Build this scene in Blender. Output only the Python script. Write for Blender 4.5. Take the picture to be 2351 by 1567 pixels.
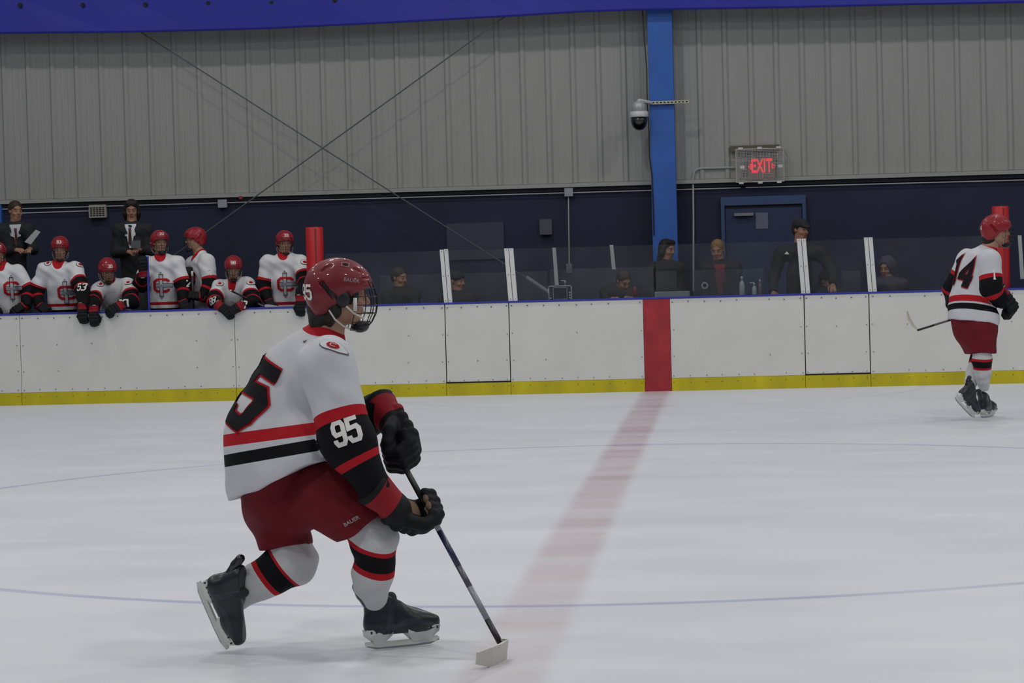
import bpy, math, random
import numpy as np
from mathutils import Vector, Matrix
from mathutils.bvhtree import BVHTree

random.seed(7)
for _o in list(bpy.data.objects):
    bpy.data.objects.remove(_o, do_unlink=True)
C = bpy.context.scene.collection
scn = bpy.context.scene

# ------------------------------------------------------------------ camera, world, lights, exposure
W, H = 2351, 1567
F_PX = 5500.0
YAW, PITCH, ROLL = math.radians(5.1), math.radians(-1.69), math.radians(1.53)
CAM = Vector((0.0, 0.0, 1.44))
_fw = Vector((-math.sin(YAW) * math.cos(PITCH), math.cos(YAW) * math.cos(PITCH), math.sin(PITCH)))
_rt0 = Vector((math.cos(YAW), math.sin(YAW), 0))
_up0 = _rt0.cross(_fw)
_rt = _rt0 * math.cos(ROLL) - _up0 * math.sin(ROLL)
_up = _up0 * math.cos(ROLL) + _rt0 * math.sin(ROLL)
cam_d = bpy.data.cameras.new('camera')
cam = bpy.data.objects.new('camera', cam_d); C.objects.link(cam)
cam.matrix_world = Matrix(((_rt.x, _up.x, -_fw.x, CAM.x), (_rt.y, _up.y, -_fw.y, CAM.y),
                           (_rt.z, _up.z, -_fw.z, CAM.z), (0, 0, 0, 1)))
cam_d.sensor_fit = 'HORIZONTAL'; cam_d.sensor_width = 36.0
cam_d.lens = 36.0 * F_PX / W
cam_d.clip_start = 0.1; cam_d.clip_end = 200
scn.camera = cam

world = bpy.data.worlds.new('World'); scn.world = world
world.use_nodes = True
_bg = world.node_tree.nodes['Background']
_bg.inputs[0].default_value = (0.80, 0.86, 0.95, 1)
_bg.inputs[1].default_value = 0.18

def area(x, y, z, e, s, col=(1, 0.985, 0.96), rx=0.0):
    l = bpy.data.lights.new('rink_lamp', 'AREA'); l.energy = e; l.size = s; l.color = col; l.shape = 'DISK'
    o = bpy.data.objects.new('rink_lamp', l); o.location = (x, y, z); o.rotation_euler = (rx, 0, 0)
    C.objects.link(o)
LZ = 8.5
for lx in (-10, -3.5, 3, 9.5):
    for ly, le in ((3.0, 140), (9.5, 140), (16.0, 140), (22.3, 84)):
        area(lx, ly, LZ, le, 0.8)
for lx in (-9.0, -2.6, 3.8, 10.2):
    area(lx, 26.1, LZ, 100, 0.4)
scn.view_settings.view_transform = 'Standard'
scn.view_settings.look = 'None'
scn.view_settings.gamma = 1.0
scn.view_settings.use_curve_mapping = False
scn.view_settings.exposure = -0.19

# ------------------------------------------------------------------ pixel -> world helpers
def ray(px, py):
    u = (px - W / 2) / F_PX; v = -(py - H / 2) / F_PX
    return _fw + _rt * u + _up * v
def P(px, py, Y):
    d = ray(px, py); return CAM + d * ((Y - CAM.y) / d.y)
def G(px, py, z=0.0):
    d = ray(px, py); return CAM + d * ((z - CAM.z) / d.z)

# ------------------------------------------------------------------ materials
def lin(h):
    h = h.lstrip('#')
    r = []
    for i in (0, 2, 4):
        c = int(h[i:i + 2], 16) / 255
        r.append(c / 12.92 if c <= 0.04045 else ((c + 0.055) / 1.055) ** 2.4)
    return (r[0], r[1], r[2], 1)
MATS = {}
def mat(name, col, rough=0.6, metal=0.0, spec=0.5, noise=0.0, nscale=30, bump=0.0, bscale=60, emit=None, coat=0.0, fields=None, stretch=None):
    if name in MATS: return MATS[name]
    m = bpy.data.materials.new(name); m.use_nodes = True
    nt = m.node_tree; b = nt.nodes['Principled BSDF']
    c = lin(col) if isinstance(col, str) else col
    b.inputs['Base Color'].default_value = c
    b.inputs['Roughness'].default_value = rough
    b.inputs['Metallic'].default_value = metal
    b.inputs['Specular IOR Level'].default_value = spec
    b.inputs['Coat Weight'].default_value = coat
    tc = nt.nodes.new('ShaderNodeTexCoord')
    last = None
    src = tc.outputs['Object']
    if stretch:
        mp = nt.nodes.new('ShaderNodeMapping'); mp.inputs['Scale'].default_value = stretch
        nt.links.new(src, mp.inputs['Vector']); src = mp.outputs['Vector']
    def mix(a, bcol, fac, mode='MIX'):
        x = nt.nodes.new('ShaderNodeMix'); x.data_type = 'RGBA'; x.blend_type = mode
        if a is None: x.inputs['A'].default_value = c
        else: nt.links.new(a, x.inputs['A'])
        if isinstance(bcol, tuple): x.inputs['B'].default_value = bcol
        else: nt.links.new(bcol, x.inputs['B'])
        if isinstance(fac, float): x.inputs['Factor'].default_value = fac
        else: nt.links.new(fac, x.inputs['Factor'])
        return x.outputs['Result']
    for (attr, fc) in (fields or []):
        at = nt.nodes.new('ShaderNodeAttribute'); at.attribute_name = attr
        g = nt.nodes.new('ShaderNodeMath'); g.operation = 'GREATER_THAN'; g.inputs[1].default_value = 0.0
        nt.links.new(at.outputs['Fac'], g.inputs[0])
        last = mix(last, lin(fc), g.outputs[0])
    if noise:
        n = nt.nodes.new('ShaderNodeTexNoise'); n.inputs['Scale'].default_value = nscale; n.inputs['Detail'].default_value = 4
        nt.links.new(src, n.inputs['Vector'])
        r = nt.nodes.new('ShaderNodeMapRange')
        r.inputs['From Min'].default_value = 0.3; r.inputs['From Max'].default_value = 0.7
        r.inputs['To Min'].default_value = 1 - noise; r.inputs['To Max'].default_value = 1 + noise * 0.4
        nt.links.new(n.outputs['Fac'], r.inputs['Value'])
        last = mix(last, r.outputs['Result'], 1.0, 'MULTIPLY')
    if last is not None: nt.links.new(last, b.inputs['Base Color'])
    if bump:
        n = nt.nodes.new('ShaderNodeTexNoise'); n.inputs['Scale'].default_value = bscale; n.inputs['Detail'].default_value = 3
        nt.links.new(src, n.inputs['Vector'])
        bp = nt.nodes.new('ShaderNodeBump'); bp.inputs['Strength'].default_value = bump; bp.inputs['Distance'].default_value = 0.01
        nt.links.new(n.outputs['Fac'], bp.inputs['Height']); nt.links.new(bp.outputs[0], b.inputs['Normal'])
    if emit:
        b.inputs['Emission Color'].default_value = lin(emit[0]); b.inputs['Emission Strength'].default_value = emit[1]
    MATS[name] = m
    return m

def glass_mat(name, tint, haze, hazecol):
    m = bpy.data.materials.new(name); m.use_nodes = True; nt = m.node_tree
    nt.nodes.clear()
    out = nt.nodes.new('ShaderNodeOutputMaterial')
    tr = nt.nodes.new('ShaderNodeBsdfTransparent'); tr.inputs[0].default_value = lin(tint)
    df = nt.nodes.new('ShaderNodeBsdfDiffuse'); df.inputs[0].default_value = lin(hazecol)
    gl = nt.nodes.new('ShaderNodeBsdfGlossy'); gl.inputs['Roughness'].default_value = 0.12
    m1 = nt.nodes.new('ShaderNodeMixShader'); m2 = nt.nodes.new('ShaderNodeMixShader')
    tc = nt.nodes.new('ShaderNodeTexCoord'); n = nt.nodes.new('ShaderNodeTexNoise'); n.inputs['Scale'].default_value = 2.2; n.inputs['Detail'].default_value = 5
    nt.links.new(tc.outputs['Object'], n.inputs['Vector'])
    r = nt.nodes.new('ShaderNodeMapRange'); r.inputs['From Min'].default_value = 0.3; r.inputs['From Max'].default_value = 0.7
    r.inputs['To Min'].default_value = haze * 0.4; r.inputs['To Max'].default_value = haze * 1.6
    nt.links.new(n.outputs['Fac'], r.inputs['Value'])
    nt.links.new(r.outputs[0], m1.inputs[0]); nt.links.new(tr.outputs[0], m1.inputs[1]); nt.links.new(df.outputs[0], m1.inputs[2])
    m2.inputs[0].default_value = 0.03
    nt.links.new(m1.outputs[0], m2.inputs[1]); nt.links.new(gl.outputs[0], m2.inputs[2]); nt.links.new(m2.outputs[0], out.inputs[0])
    MATS[name] = m
    return m

# ------------------------------------------------------------------ object helpers
def wloc(o):
    v = Vector((0, 0, 0))
    while o is not None:
        v = v + o.matrix_basis.translation; o = o.parent
    return v
def tag(o, label=None, cat=None, group=None, kind=None):
    if label: o['label'] = label
    if cat: o['category'] = cat
    if group: o['group'] = group
    if kind: o['kind'] = kind
    return o
def empty(name, loc, label=None, cat=None, group=None, kind=None):
    o = bpy.data.objects.new(name, None); o.location = loc; o.empty_display_size = 0.1
    C.objects.link(o)
    o.matrix_basis = Matrix.Translation(Vector(loc))
    return tag(o, label, cat, group, kind)
def mesh_of(name, v, f, m=None, smooth=True, fields=None):
    me = bpy.data.meshes.new(name)
    v = np.asarray(v, dtype=np.float32)
    if isinstance(f, np.ndarray):
        me.vertices.add(len(v)); me.vertices.foreach_set('co', v.ravel())
        n = f.shape[0]; k = f.shape[1]
        me.loops.add(n * k); me.loops.foreach_set('vertex_index', f.astype(np.int32).ravel())
        me.polygons.add(n); me.polygons.foreach_set('loop_start', np.arange(0, n * k, k, dtype=np.int32))
        me.update(calc_edges=True); me.validate()
    else:
        me.from_pydata([tuple(map(float, x)) for x in v], [], f); me.update()
    if fields:
        for k_, a in fields.items():
            at = me.attributes.new(k_, 'FLOAT', 'POINT'); at.data.foreach_set('value', np.asarray(a, dtype=np.float32))
    for mm in (m if isinstance(m, (list, tuple)) else [m]):
        if mm: me.materials.append(mm)
    if smooth: me.polygons.foreach_set('use_smooth', [True] * len(me.polygons))
    return me
def obj(name, v, f, m, parent=None, smooth=False, fields=None, loc=None, **kw):
    """v in WORLD coordinates; object origin at parent's origin (or loc)"""
    v = np.asarray(v, dtype=np.float64)
    if parent is not None: org = wloc(parent)
    elif loc is not None: org = Vector(loc)
    else: org = Vector((float((v[:, 0].min() + v[:, 0].max()) / 2), float((v[:, 1].min() + v[:, 1].max()) / 2), float(v[:, 2].min())))
    me = mesh_of(name, v - np.array(org), f, m, smooth, fields)
    o = bpy.data.objects.new(name, me); C.objects.link(o)
    if parent is not None: o.parent = parent
    else: o.matrix_basis = Matrix.Translation(org)
    tag(o, **kw)
    return o
class MB:
    def __init__(s): s.v = []; s.f = []
    def add(s, v, f):
        b = len(s.v); s.v += [tuple(x) for x in v]; s.f += [tuple(i + b for i in q) for q in f]; return s
    def box(s, x0, x1, y0, y1, z0, z1):
        v = [(x0, y0, z0), (x1, y0, z0), (x1, y1, z0), (x0, y1, z0), (x0, y0, z1), (x1, y0, z1), (x1, y1, z1), (x0, y1, z1)]
        return s.add(v, [(0, 3, 2, 1), (4, 5, 6, 7), (0, 1, 5, 4), (1, 2, 6, 5), (2, 3, 7, 6), (3, 0, 4, 7)])
    def cbox(s, x0, x1, y0, y1, z0, z1, c=0.004):
        """box with chamfered edges on front face and round corners in xz"""
        r = c
        loop = [(x0 + r, z0), (x1 - r, z0), (x1, z0 + r), (x1, z1 - r), (x1 - r, z1), (x0 + r, z1), (x0, z1 - r), (x0, z0 + r)]
        cx, cz = (x0 + x1) / 2, (z0 + z1) / 2
        inn = [(x + (r * 0.7 if x < cx else -r * 0.7), z + (r * 0.7 if z < cz else -r * 0.7)) for x, z in loop]
        v = [(x, y0, z) for x, z in inn] + [(x, y0 + r, z) for x, z in loop] + [(x, y1, z) for x, z in loop]
        f = [tuple(range(8)), tuple(range(23, 15, -1))]
        for k in (0, 8):
            for i in range(8):
                j = (i + 1) % 8; f.append((k + i, k + 8 + i, k + 8 + j, k + j))
        return s.add(v, f)
    def tube(s, pts, r, n=8, cap=True, sq=1.0):
        pts = [Vector(p) for p in pts]; rs = r if isinstance(r, (list, tuple)) else [r] * len(pts)
        v = []; f = []; t0 = (pts[1] - pts[0]).normalized()
        a = t0.orthogonal().normalized() if abs(t0.z) > 0.9 else t0.cross(Vector((0, 0, 1))).normalized()
        for i, p in enumerate(pts):
            t = ((pts[min(i + 1, len(pts) - 1)] - pts[max(i - 1, 0)])).normalized()
            a = (a - t * a.dot(t)).normalized(); b = t.cross(a)
            for k in range(n):
                th = 2 * math.pi * (k + .5) / n
                v.append(p + a * math.cos(th) * rs[i] + b * math.sin(th) * rs[i] * sq)
            if i:
                for k in range(n):
                    k2 = (k + 1) % n; f.append(((i - 1) * n + k, (i - 1) * n + k2, i * n + k2, i * n + k))
        if cap:
            f.append(tuple(range(n - 1, -1, -1))); f.append(tuple((len(pts) - 1) * n + k for k in range(n)))
        return s.add(v, f)
    def prism(s, poly, d, up=None):
        """poly: list of 3D points, extruded by vector d"""
        n = len(poly); v = [Vector(p) for p in poly] + [Vector(p) + Vector(d) for p in poly]
        f = [tuple(range(n)), tuple(range(2 * n - 1, n - 1, -1))] + [(i, i + n, (i + 1) % n + n, (i + 1) % n) for i in range(n)]
        return s.add(v, f)
    def lathe(s, c, prof, n=20):
        c = Vector(c); v = []; f = []
        for i, (r, z) in enumerate(prof):
            for k in range(n):
                th = 2 * math.pi * k / n; v.append(c + Vector((r * math.cos(th), r * math.sin(th), z)))
            if i:
                for k in range(n):
                    k2 = (k + 1) % n; f.append(((i - 1) * n + k, (i - 1) * n + k2, i * n + k2, i * n + k))
        f.append(tuple(range(n - 1, -1, -1))); f.append(tuple((len(prof) - 1) * n + k for k in range(n)))
        return s.add(v, f)
    def build(s, name, m, parent=None, smooth=False, **kw):
        return obj(name, s.v, s.f, m, parent, smooth, **kw)
def local_mesh(name, mb, m, smooth=True):
    return mesh_of(name, mb.v, mb.f, m, smooth)
def place(name, me, parent, M, **kw):
    """shared mesh me placed with world matrix M under translated-only parent"""
    o = bpy.data.objects.new(name, me); C.objects.link(o)
    if parent is not None:
        o.parent = parent; o.matrix_basis = Matrix.Translation(-wloc(parent)) @ M
    else: o.matrix_basis = M
    tag(o, **kw)
    return o
def sub(name, me, parent, **kw):
    o = bpy.data.objects.new(name, me); C.objects.link(o); o.parent = parent; tag(o, **kw); return o
def frame(o, f, u, s=1.0):
    f = Vector(f).normalized(); l = Vector(u).cross(f).normalized(); u = f.cross(l)
    return Matrix(((f.x * s, l.x * s, u.x * s, o[0]), (f.y * s, l.y * s, u.y * s, o[1]), (f.z * s, l.z * s, u.z * s, o[2]), (0, 0, 0, 1)))

# ------------------------------------------------------------------ SDF sculpting (surface nets)
def A3(p): return np.array([p[0], p[1], p[2]], dtype=np.float64)
class Sculpt:
    def __init__(s): s.ops = []
    def cap(s, a, b, ra, rb=None, k=0.02, n=None, sc=1.0, op='u'):
        a = A3(a); b = A3(b); rb = ra if rb is None else rb
        R = max(ra, rb) * max(1, sc) + k
        s.ops.append((op, 'c', (a, b, ra, rb, None if n is None else A3(n), sc), k, np.minimum(a, b) - R, np.maximum(a, b) + R)); return s
    def chain(s, pts, rs, k=0.02, n=None, sc=1.0):
        for i in range(len(pts) - 1): s.cap(pts[i], pts[i + 1], rs[i], rs[i + 1], k, n, sc)
        return s
    def ell(s, c, r, M=None, k=0.02, op='u'):
        c = A3(c); R = max(r) + k
        s.ops.append((op, 'e', (c, np.array(r, float), None if M is None else np.array(M.to_3x3() if len(M) == 4 else M)), k, c - R, c + R)); return s
    def cut(s, p, n):
        s.ops.append(('p', 'p', (A3(p), A3(Vector(n).normalized())), 0, None, None)); return s
    @staticmethod
    def dist(kind, pr, x, y, z):
        if kind == 'c':
            a, b, ra, rb, n, sc = pr
            ba = b - a; L = max(ba.dot(ba), 1e-9)
            px, py, pz = x - a[0], y - a[1], z - a[2]
            t = np.clip((px * ba[0] + py * ba[1] + pz * ba[2]) / L, 0, 1)
            vx, vy, vz = px - t * ba[0], py - t * ba[1], pz - t * ba[2]
            if n is not None:
                dn = (vx * n[0] + vy * n[1] + vz * n[2]) * (1 / sc - 1)
                vx, vy, vz = vx + dn * n[0], vy + dn * n[1], vz + dn * n[2]
            return np.sqrt(vx * vx + vy * vy + vz * vz) - (ra + (rb - ra) * t)
        if kind == 'e':
            c, r, M = pr
            px, py, pz = x - c[0], y - c[1], z - c[2]
            if M is not None:
                px, py, pz = (px * M[0, 0] + py * M[1, 0] + pz * M[2, 0], px * M[0, 1] + py * M[1, 1] + pz * M[2, 1], px * M[0, 2] + py * M[1, 2] + pz * M[2, 2])
            q = np.sqrt((px / r[0]) ** 2 + (py / r[1]) ** 2 + (pz / r[2]) ** 2)
            g = np.sqrt((px / r[0] ** 2) ** 2 + (py / r[1] ** 2) ** 2 + (pz / r[2] ** 2) ** 2) + 1e-6
            return q * (q - 1) / g
        p, n = pr
        return (x - p[0]) * n[0] + (y - p[1]) * n[1] + (z - p[2]) * n[2]
    def mesh(s, h, disp=None):
        lo = np.min([o[4] for o in s.ops if o[0] == 'u'], axis=0) - 2 * h
        hi = np.max([o[5] for o in s.ops if o[0] == 'u'], axis=0) + 2 * h
        N = np.ceil((hi - lo) / h).astype(int) + 1
        ax = [(lo[i] + h * np.arange(N[i])).astype(np.float32) for i in range(3)]
        Fd = np.full(tuple(N), 1.0, dtype=np.float32)
        for op, kind, pr, k, l, u in s.ops:
            if op == 'p':
                i0 = [0, 0, 0]; i1 = N
            else:
                i0 = np.maximum(np.floor((l - 2 * h - lo) / h).astype(int), 0); i1 = np.minimum(np.ceil((u + 2 * h - lo) / h).astype(int) + 1, N)
                if (i1 <= i0).any(): continue
            sl = tuple(slice(int(i0[i]), int(i1[i])) for i in range(3))
            x = ax[0][sl[0]][:, None, None]; y = ax[1][sl[1]][None, :, None]; z = ax[2][sl[2]][None, None, :]
            d = Sculpt.dist(kind, pr, x, y, z).astype(np.float32)
            a = Fd[sl]
            if op == 'p': Fd[sl] = np.maximum(a, d)
            elif op == 'u':
                hh = np.maximum(k - np.abs(a - d), 0) / max(k, 1e-6)
                Fd[sl] = np.minimum(a, d) - hh * hh * k * 0.25
            else:
                d = -d; hh = np.maximum(k - np.abs(a - d), 0) / max(k, 1e-6)
                Fd[sl] = np.maximum(a, d) + hh * hh * k * 0.25
        if disp is not None:
            m = np.abs(Fd) < 0.05
            ii = np.nonzero(m)
            Fd[m] += disp(ax[0][ii[0]], ax[1][ii[1]], ax[2][ii[2]]).astype(np.float32)
        return surface_nets(Fd, lo, h)
def surface_nets(Fd, lo, h):
    S = Fd < 0
    n = np.array(Fd.shape)
    cnt = np.zeros(tuple(n - 1), dtype=np.int8)
    offs = [(i, j, k) for i in (0, 1) for j in (0, 1) for k in (0, 1)]
    for o in offs: cnt += S[o[0]:n[0] - 1 + o[0], o[1]:n[1] - 1 + o[1], o[2]:n[2] - 1 + o[2]]
    act = (cnt > 0) & (cnt < 8)
    idx = np.argwhere(act)
    ids = np.full(act.shape, -1, dtype=np.int64); ids[act] = np.arange(len(idx))
    vals = {o: Fd[idx[:, 0] + o[0], idx[:, 1] + o[1], idx[:, 2] + o[2]] for o in offs}
    acc = np.zeros((len(idx), 3)); c = np.zeros(len(idx))
    for o in offs:
        for a in range(3):
            if o[a] == 0:
                q = list(o); q[a] = 1; q = tuple(q)
                va, vb = vals[o], vals[q]; m = (va < 0) != (vb < 0)
                t = va[m] / (va[m] - vb[m])
                base = np.tile(np.array(o, float), (m.sum(), 1)); base[:, a] = t
                acc[m] += base; c[m] += 1
    V = lo + h * (idx + acc / c[:, None])
    quads = []
    for a in range(3):
        sl0 = [slice(0, None)] * 3; sl1 = [slice(0, None)] * 3
        sl0[a] = slice(0, n[a] - 1); sl1[a] = slice(1, n[a])
        s0 = S[tuple(sl0)]; s1 = S[tuple(sl1)]
        e = np.argwhere(s0 != s1)
        b, d = (a + 1) % 3, (a + 2) % 3
        e = e[(e[:, b] > 0) & (e[:, d] > 0) & (e[:, b] < n[b] - 1) & (e[:, d] < n[d] - 1)]
        ins = S[e[:, 0], e[:, 1], e[:, 2]]
        def cell(db, dd):
            q = e.copy(); q[:, b] -= db; q[:, d] -= dd; return ids[q[:, 0], q[:, 1], q[:, 2]]
        q = np.stack([cell(1, 1), cell(0, 1), cell(0, 0), cell(1, 0)], axis=1)
        q[~ins] = q[~ins][:, ::-1]
        quads.append(q)
    Q = np.concatenate(quads); Q = Q[(Q >= 0).all(axis=1)]
    return V, Q
def sdf_at(ops, V):
    x, y, z = V[:, 0], V[:, 1], V[:, 2]; r = np.full(len(V), 9.0)
    for op, kind, pr, *_ in ops:
        if op == 'u': r = np.minimum(r, Sculpt.dist(kind, pr, x, y, z))
    return r

# ------------------------------------------------------------------ digits and decals
GL = {
 '0': [[(.5, 1), (.15, 1), (0, .85), (0, .15), (.15, 0), (.85, 0), (1, .15), (1, .85), (.85, 1), (.5, 1)]],
 '1': [[(.15, .8), (.55, 1), (.55, 0)], [(.2, 0), (.9, 0)]],
 '2': [[(0, .8), (.15, 1), (.85, 1), (1, .85), (1, .6), (0, .1), (0, 0), (1, 0)]],
 '3': [[(0, .85), (.15, 1), (.85, 1), (1, .85), (1, .65), (.8, .52), (.4, .52)], [(.8, .52), (1, .4), (1, .15), (.85, 0), (.15, 0), (0, .15)]],
 '4': [[(.72, 0), (.72, 1), (0, .35), (0, .28), (1.05, .28)], [(.45, 0), (1, 0)]],
 '5': [[(1, 1), (.05, 1), (.05, .58), (.8, .62), (1, .48), (1, .15), (.82, 0), (.18, 0), (0, .15), (0, .25)]],
 '7': [[(0, .85), (0, 1), (1, 1), (1, .85), (.45, 0)]],
 '8': [[(.2, .52), (0, .65), (0, .85), (.15, 1), (.85, 1), (1, .85), (1, .65), (.8, .52), (.2, .52), (0, .4), (0, .15), (.15, 0), (.85, 0), (1, .15), (1, .4), (.8, .52)]],
 '9': [[(1, .48), (.18, .45), (0, .6), (0, .85), (.18, 1), (.82, 1), (1, .85), (1, .15), (.82, 0), (.18, 0), (0, .15), (0, .25)]],
 'C': [[(1, .75), (1, .85), (.82, 1), (.2, 1), (0, .82), (0, .18), (.2, 0), (.82, 0), (1, .15), (1, .25)]],
}
def strokes2d(lines, w, sx=1, sy=1, step=0.02, ox=0, oy=0):
    v = []; f = []
    for ln in lines:
        p = [Vector((x * sx + ox, y * sy + oy)) for x, y in ln]
        n = len(p); off = []
        closed = (p[0] - p[-1]).length < 1e-6
        for i in range(n):
            if closed and i in (0, n - 1): d1 = (p[-1] - p[-2]).normalized(); d2 = (p[1] - p[0]).normalized()
            else:
                d1 = (p[i] - p[i - 1]).normalized() if i else (p[1] - p[0]).normalized()
                d2 = (p[i + 1] - p[i]).normalized() if i < n - 1 else d1
            n1 = Vector((-d1.y, d1.x)); n2 = Vector((-d2.y, d2.x)); m = (n1 + n2)
            m = m.normalized() if m.length > 1e-3 else n1
            off.append(m * (w / 2 / max(0.5, m.dot(n1))))
        if not closed:
            p[0] = p[0] - (p[1] - p[0]).normalized() * w / 2 if False else p[0]
        for i in range(n - 1):
            a0, a1 = p[i] + off[i], p[i] - off[i]; b0, b1 = p[i + 1] + off[i + 1], p[i + 1] - off[i + 1]
            ns = max(1, int((p[i + 1] - p[i]).length / step)); nw = max(2, int(w / step) + 1)
            base = len(v)
            for q in range(ns + 1):
                l = a0.lerp(b0, q / ns); r = a1.lerp(b1, q / ns)
                for z in range(nw + 1): v.append(l.lerp(r, z / nw))
            for q in range(ns):
                for z in range(nw):
                    k = base + q * (nw + 1) + z; f.append((k, k + 1, k + nw + 2, k + nw + 1))
    return v, f
def digits2d(txt, h, w, gap, th, step=0.02):
    v = []; f = []; x = -(len(txt) * w + (len(txt) - 1) * gap) / 2
    for ch in txt:
        vv, ff = strokes2d(GL[ch], th, w, h, step, x, -h / 2)
        b = len(v); v += vv; f += [tuple(i + b for i in q) for q in ff]; x += w + gap
    return v, f
def poly2d(pts, step=0.02):
    """filled polygon as a clipped grid: simple fan subdivided"""
    c = Vector((sum(p[0] for p in pts) / len(pts), sum(p[1] for p in pts) / len(pts)))
    v = [c]; f = []; n = len(pts); R = 3
    for r in range(1, R + 1):
        for p in pts: v.append(c.lerp(Vector(p), r / R))
    for i in range(n):
        j = (i + 1) % n; f.append((0, 1 + i, 1 + j))
        for r in range(1, R): f.append((1 + (r - 1) * n + i, 1 + r * n + i, 1 + r * n + j, 1 + (r - 1) * n + j))
    return v, f
def text2d(txt, size, bold=0.015):
    cu = bpy.data.curves.new('t', 'FONT'); cu.body = txt; cu.size = size; cu.align_x = 'CENTER'; cu.align_y = 'CENTER'; cu.resolution_u = 2
    cu.offset = size * bold
    o = bpy.data.objects.new('t', cu); C.objects.link(o)
    bpy.context.view_layer.update()
    me = bpy.data.meshes.new_from_object(o.evaluated_get(bpy.context.evaluated_depsgraph_get()))
    v = [Vector((p.co.x, p.co.y)) for p in me.vertices]; f = [tuple(p.vertices) for p in me.polygons]
    bpy.data.objects.remove(o); bpy.data.meshes.remove(me); bpy.data.curves.remove(cu)
    return v, f
def decal(name, vf, org, U, V_, N, bvh, off, m, parent, **kw):
    v2, f = vf; org, U, V_, N = Vector(org), Vector(U).normalized(), Vector(V_).normalized(), Vector(N).normalized()
    out = []; ok = []
    for a in v2:
        p = org + U * a[0] + V_ * a[1] - N * 0.6
        hit = bvh.ray_cast(p, N, 1.2)
        if hit[0] is None: out.append(p); ok.append(False)
        else: out.append(hit[0] + (hit[1] if hit[1].dot(N) < 0 else -hit[1]).normalized() * off - N * off * .5); ok.append(True)
    med = sorted((o - org).dot(N) for o, k in zip(out, ok) if k)
    if not med: return None
    ff = [q for q in f if all(ok[i] for i in q)]
    lim = 0.09
    ff = [q for q in ff if max((out[i] - org).dot(N) for i in q) - min((out[i] - org).dot(N) for i in q) < lim]
    if not ff: return None
    used = sorted({i for q in ff for i in q}); mp = {i: n for n, i in enumerate(used)}
    return obj(name, [out[i] for i in used], [tuple(mp[i] for i in q) for q in ff], m, parent, smooth=True, **kw)
# ------------------------------------------------------------------ setting: ice, boards, walls
YB = 27.78          # ice-side face of the far boards
YW = 31.0           # face of the lower back wall
XC = -0.82; YC = 14.83
BENCH_Z = 0.2
def X(px, py, Y): return P(px, py, Y).x
def Z(px, py, Y): return P(px, py, Y).z

# ice with painted lines under its surface (flat print)
ice = bpy.data.materials.new('ice'); ice.use_nodes = True
nt = ice.node_tree; b = nt.nodes['Principled BSDF']
L = nt.links
def nd(t, **k):
    n = nt.nodes.new(t)
    for a, v in k.items(): setattr(n, a, v)
    return n
def math_(op, a, b_=None, c_=None):
    n = nd('ShaderNodeMath', operation=op)
    for i, q in enumerate((a, b_, c_)):
        if q is None: continue
        if isinstance(q, (int, float)): n.inputs[i].default_value = q
        else: L.new(q, n.inputs[i])
    return n.outputs[0]
geo = nd('ShaderNodeNewGeometry'); sep = nd('ShaderNodeSeparateXYZ'); L.new(geo.outputs['Position'], sep.inputs[0])
px_, py_ = sep.outputs[0], sep.outputs[1]
def noise(scale, sx=1, sy=1, detail=5):
    mp = nd('ShaderNodeMapping'); mp.inputs['Scale'].default_value = (sx, sy, 1); L.new(geo.outputs['Position'], mp.inputs['Vector'])
    n = nd('ShaderNodeTexNoise'); n.inputs['Scale'].default_value = scale; n.inputs['Detail'].default_value = detail
    L.new(mp.outputs[0], n.inputs['Vector']); return n.outputs['Fac']
def rng(v, a, b_, c_, d_, smooth=False):
    n = nd('ShaderNodeMapRange'); L.new(v, n.inputs['Value'])
    if smooth: n.interpolation_type = 'SMOOTHSTEP'
    for k, q in zip(('From Min', 'From Max', 'To Min', 'To Max'), (a, b_, c_, d_)): n.inputs[k].default_value = q
    return n.outputs[0]
def mixc(a, col, fac):
    n = nd('ShaderNodeMix', data_type='RGBA')
    if isinstance(a, tuple): n.inputs['A'].default_value = a
    else: L.new(a, n.inputs['A'])
    n.inputs['B'].default_value = col; L.new(fac, n.inputs['Factor']); return n.outputs['Result']
edge_n = noise(3.0, 1, .25)
wob = math_('MULTIPLY', math_('SUBTRACT', edge_n, 0.5), 0.05)
dx = math_('ABSOLUTE', math_('ADD', math_('SUBTRACT', px_, XC), wob))
red = rng(dx, 0.105, 0.20, 1, 0, True)
scr = rng(noise(1.6, 0.35, 1.6, 7), 0.38, 0.62, 0.55, 1.0)
wear = rng(py_, 8.0, 20.0, 0.20, 0.40)
redf = math_('MULTIPLY', math_('MULTIPLY', red, scr), wear)
base = mixc(lin('d9dbe0'), lin('d0d3d9'), rng(noise(0.5, 0.8, 0.9, 7), 0.35, 0.7, 0, .7))
base = mixc(base, lin('e6e8ec'), rng(noise(2.0, 0.35, 1.2, 8), 0.55, 0.75, 0, .35))
c1 = mixc(base, lin('93203c'), redf)
def ring(cx, cy, r, w, alpha, col, prev):
    ddx = math_('SUBTRACT', px_, cx); ddy = math_('SUBTRACT', py_, cy)
    rr = math_('SQRT', math_('ADD', math_('MULTIPLY', ddx, ddx), math_('MULTIPLY', ddy, ddy)))
    a = rng(math_('ABSOLUTE', math_('SUBTRACT', rr, r)), w * .4, w, alpha, 0, True)
    return mixc(prev, lin(col), math_('MULTIPLY', a, scr))
c1 = ring(XC, YC, 4.62, 0.05, 0.42, '5360b4', c1)
c1 = ring(XC, YB, 3.05, 0.045, 0.20, '7c7fa0', c1)
L.new(c1, b.inputs['Base Color'])
b.inputs['Roughness'].default_value = 0.42; b.inputs['Specular IOR Level'].default_value = 0.35
L.new(rng(noise(1.2, 0.6, 1.2, 6), .3, .7, .38, .5), b.inputs['Roughness'])
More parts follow.
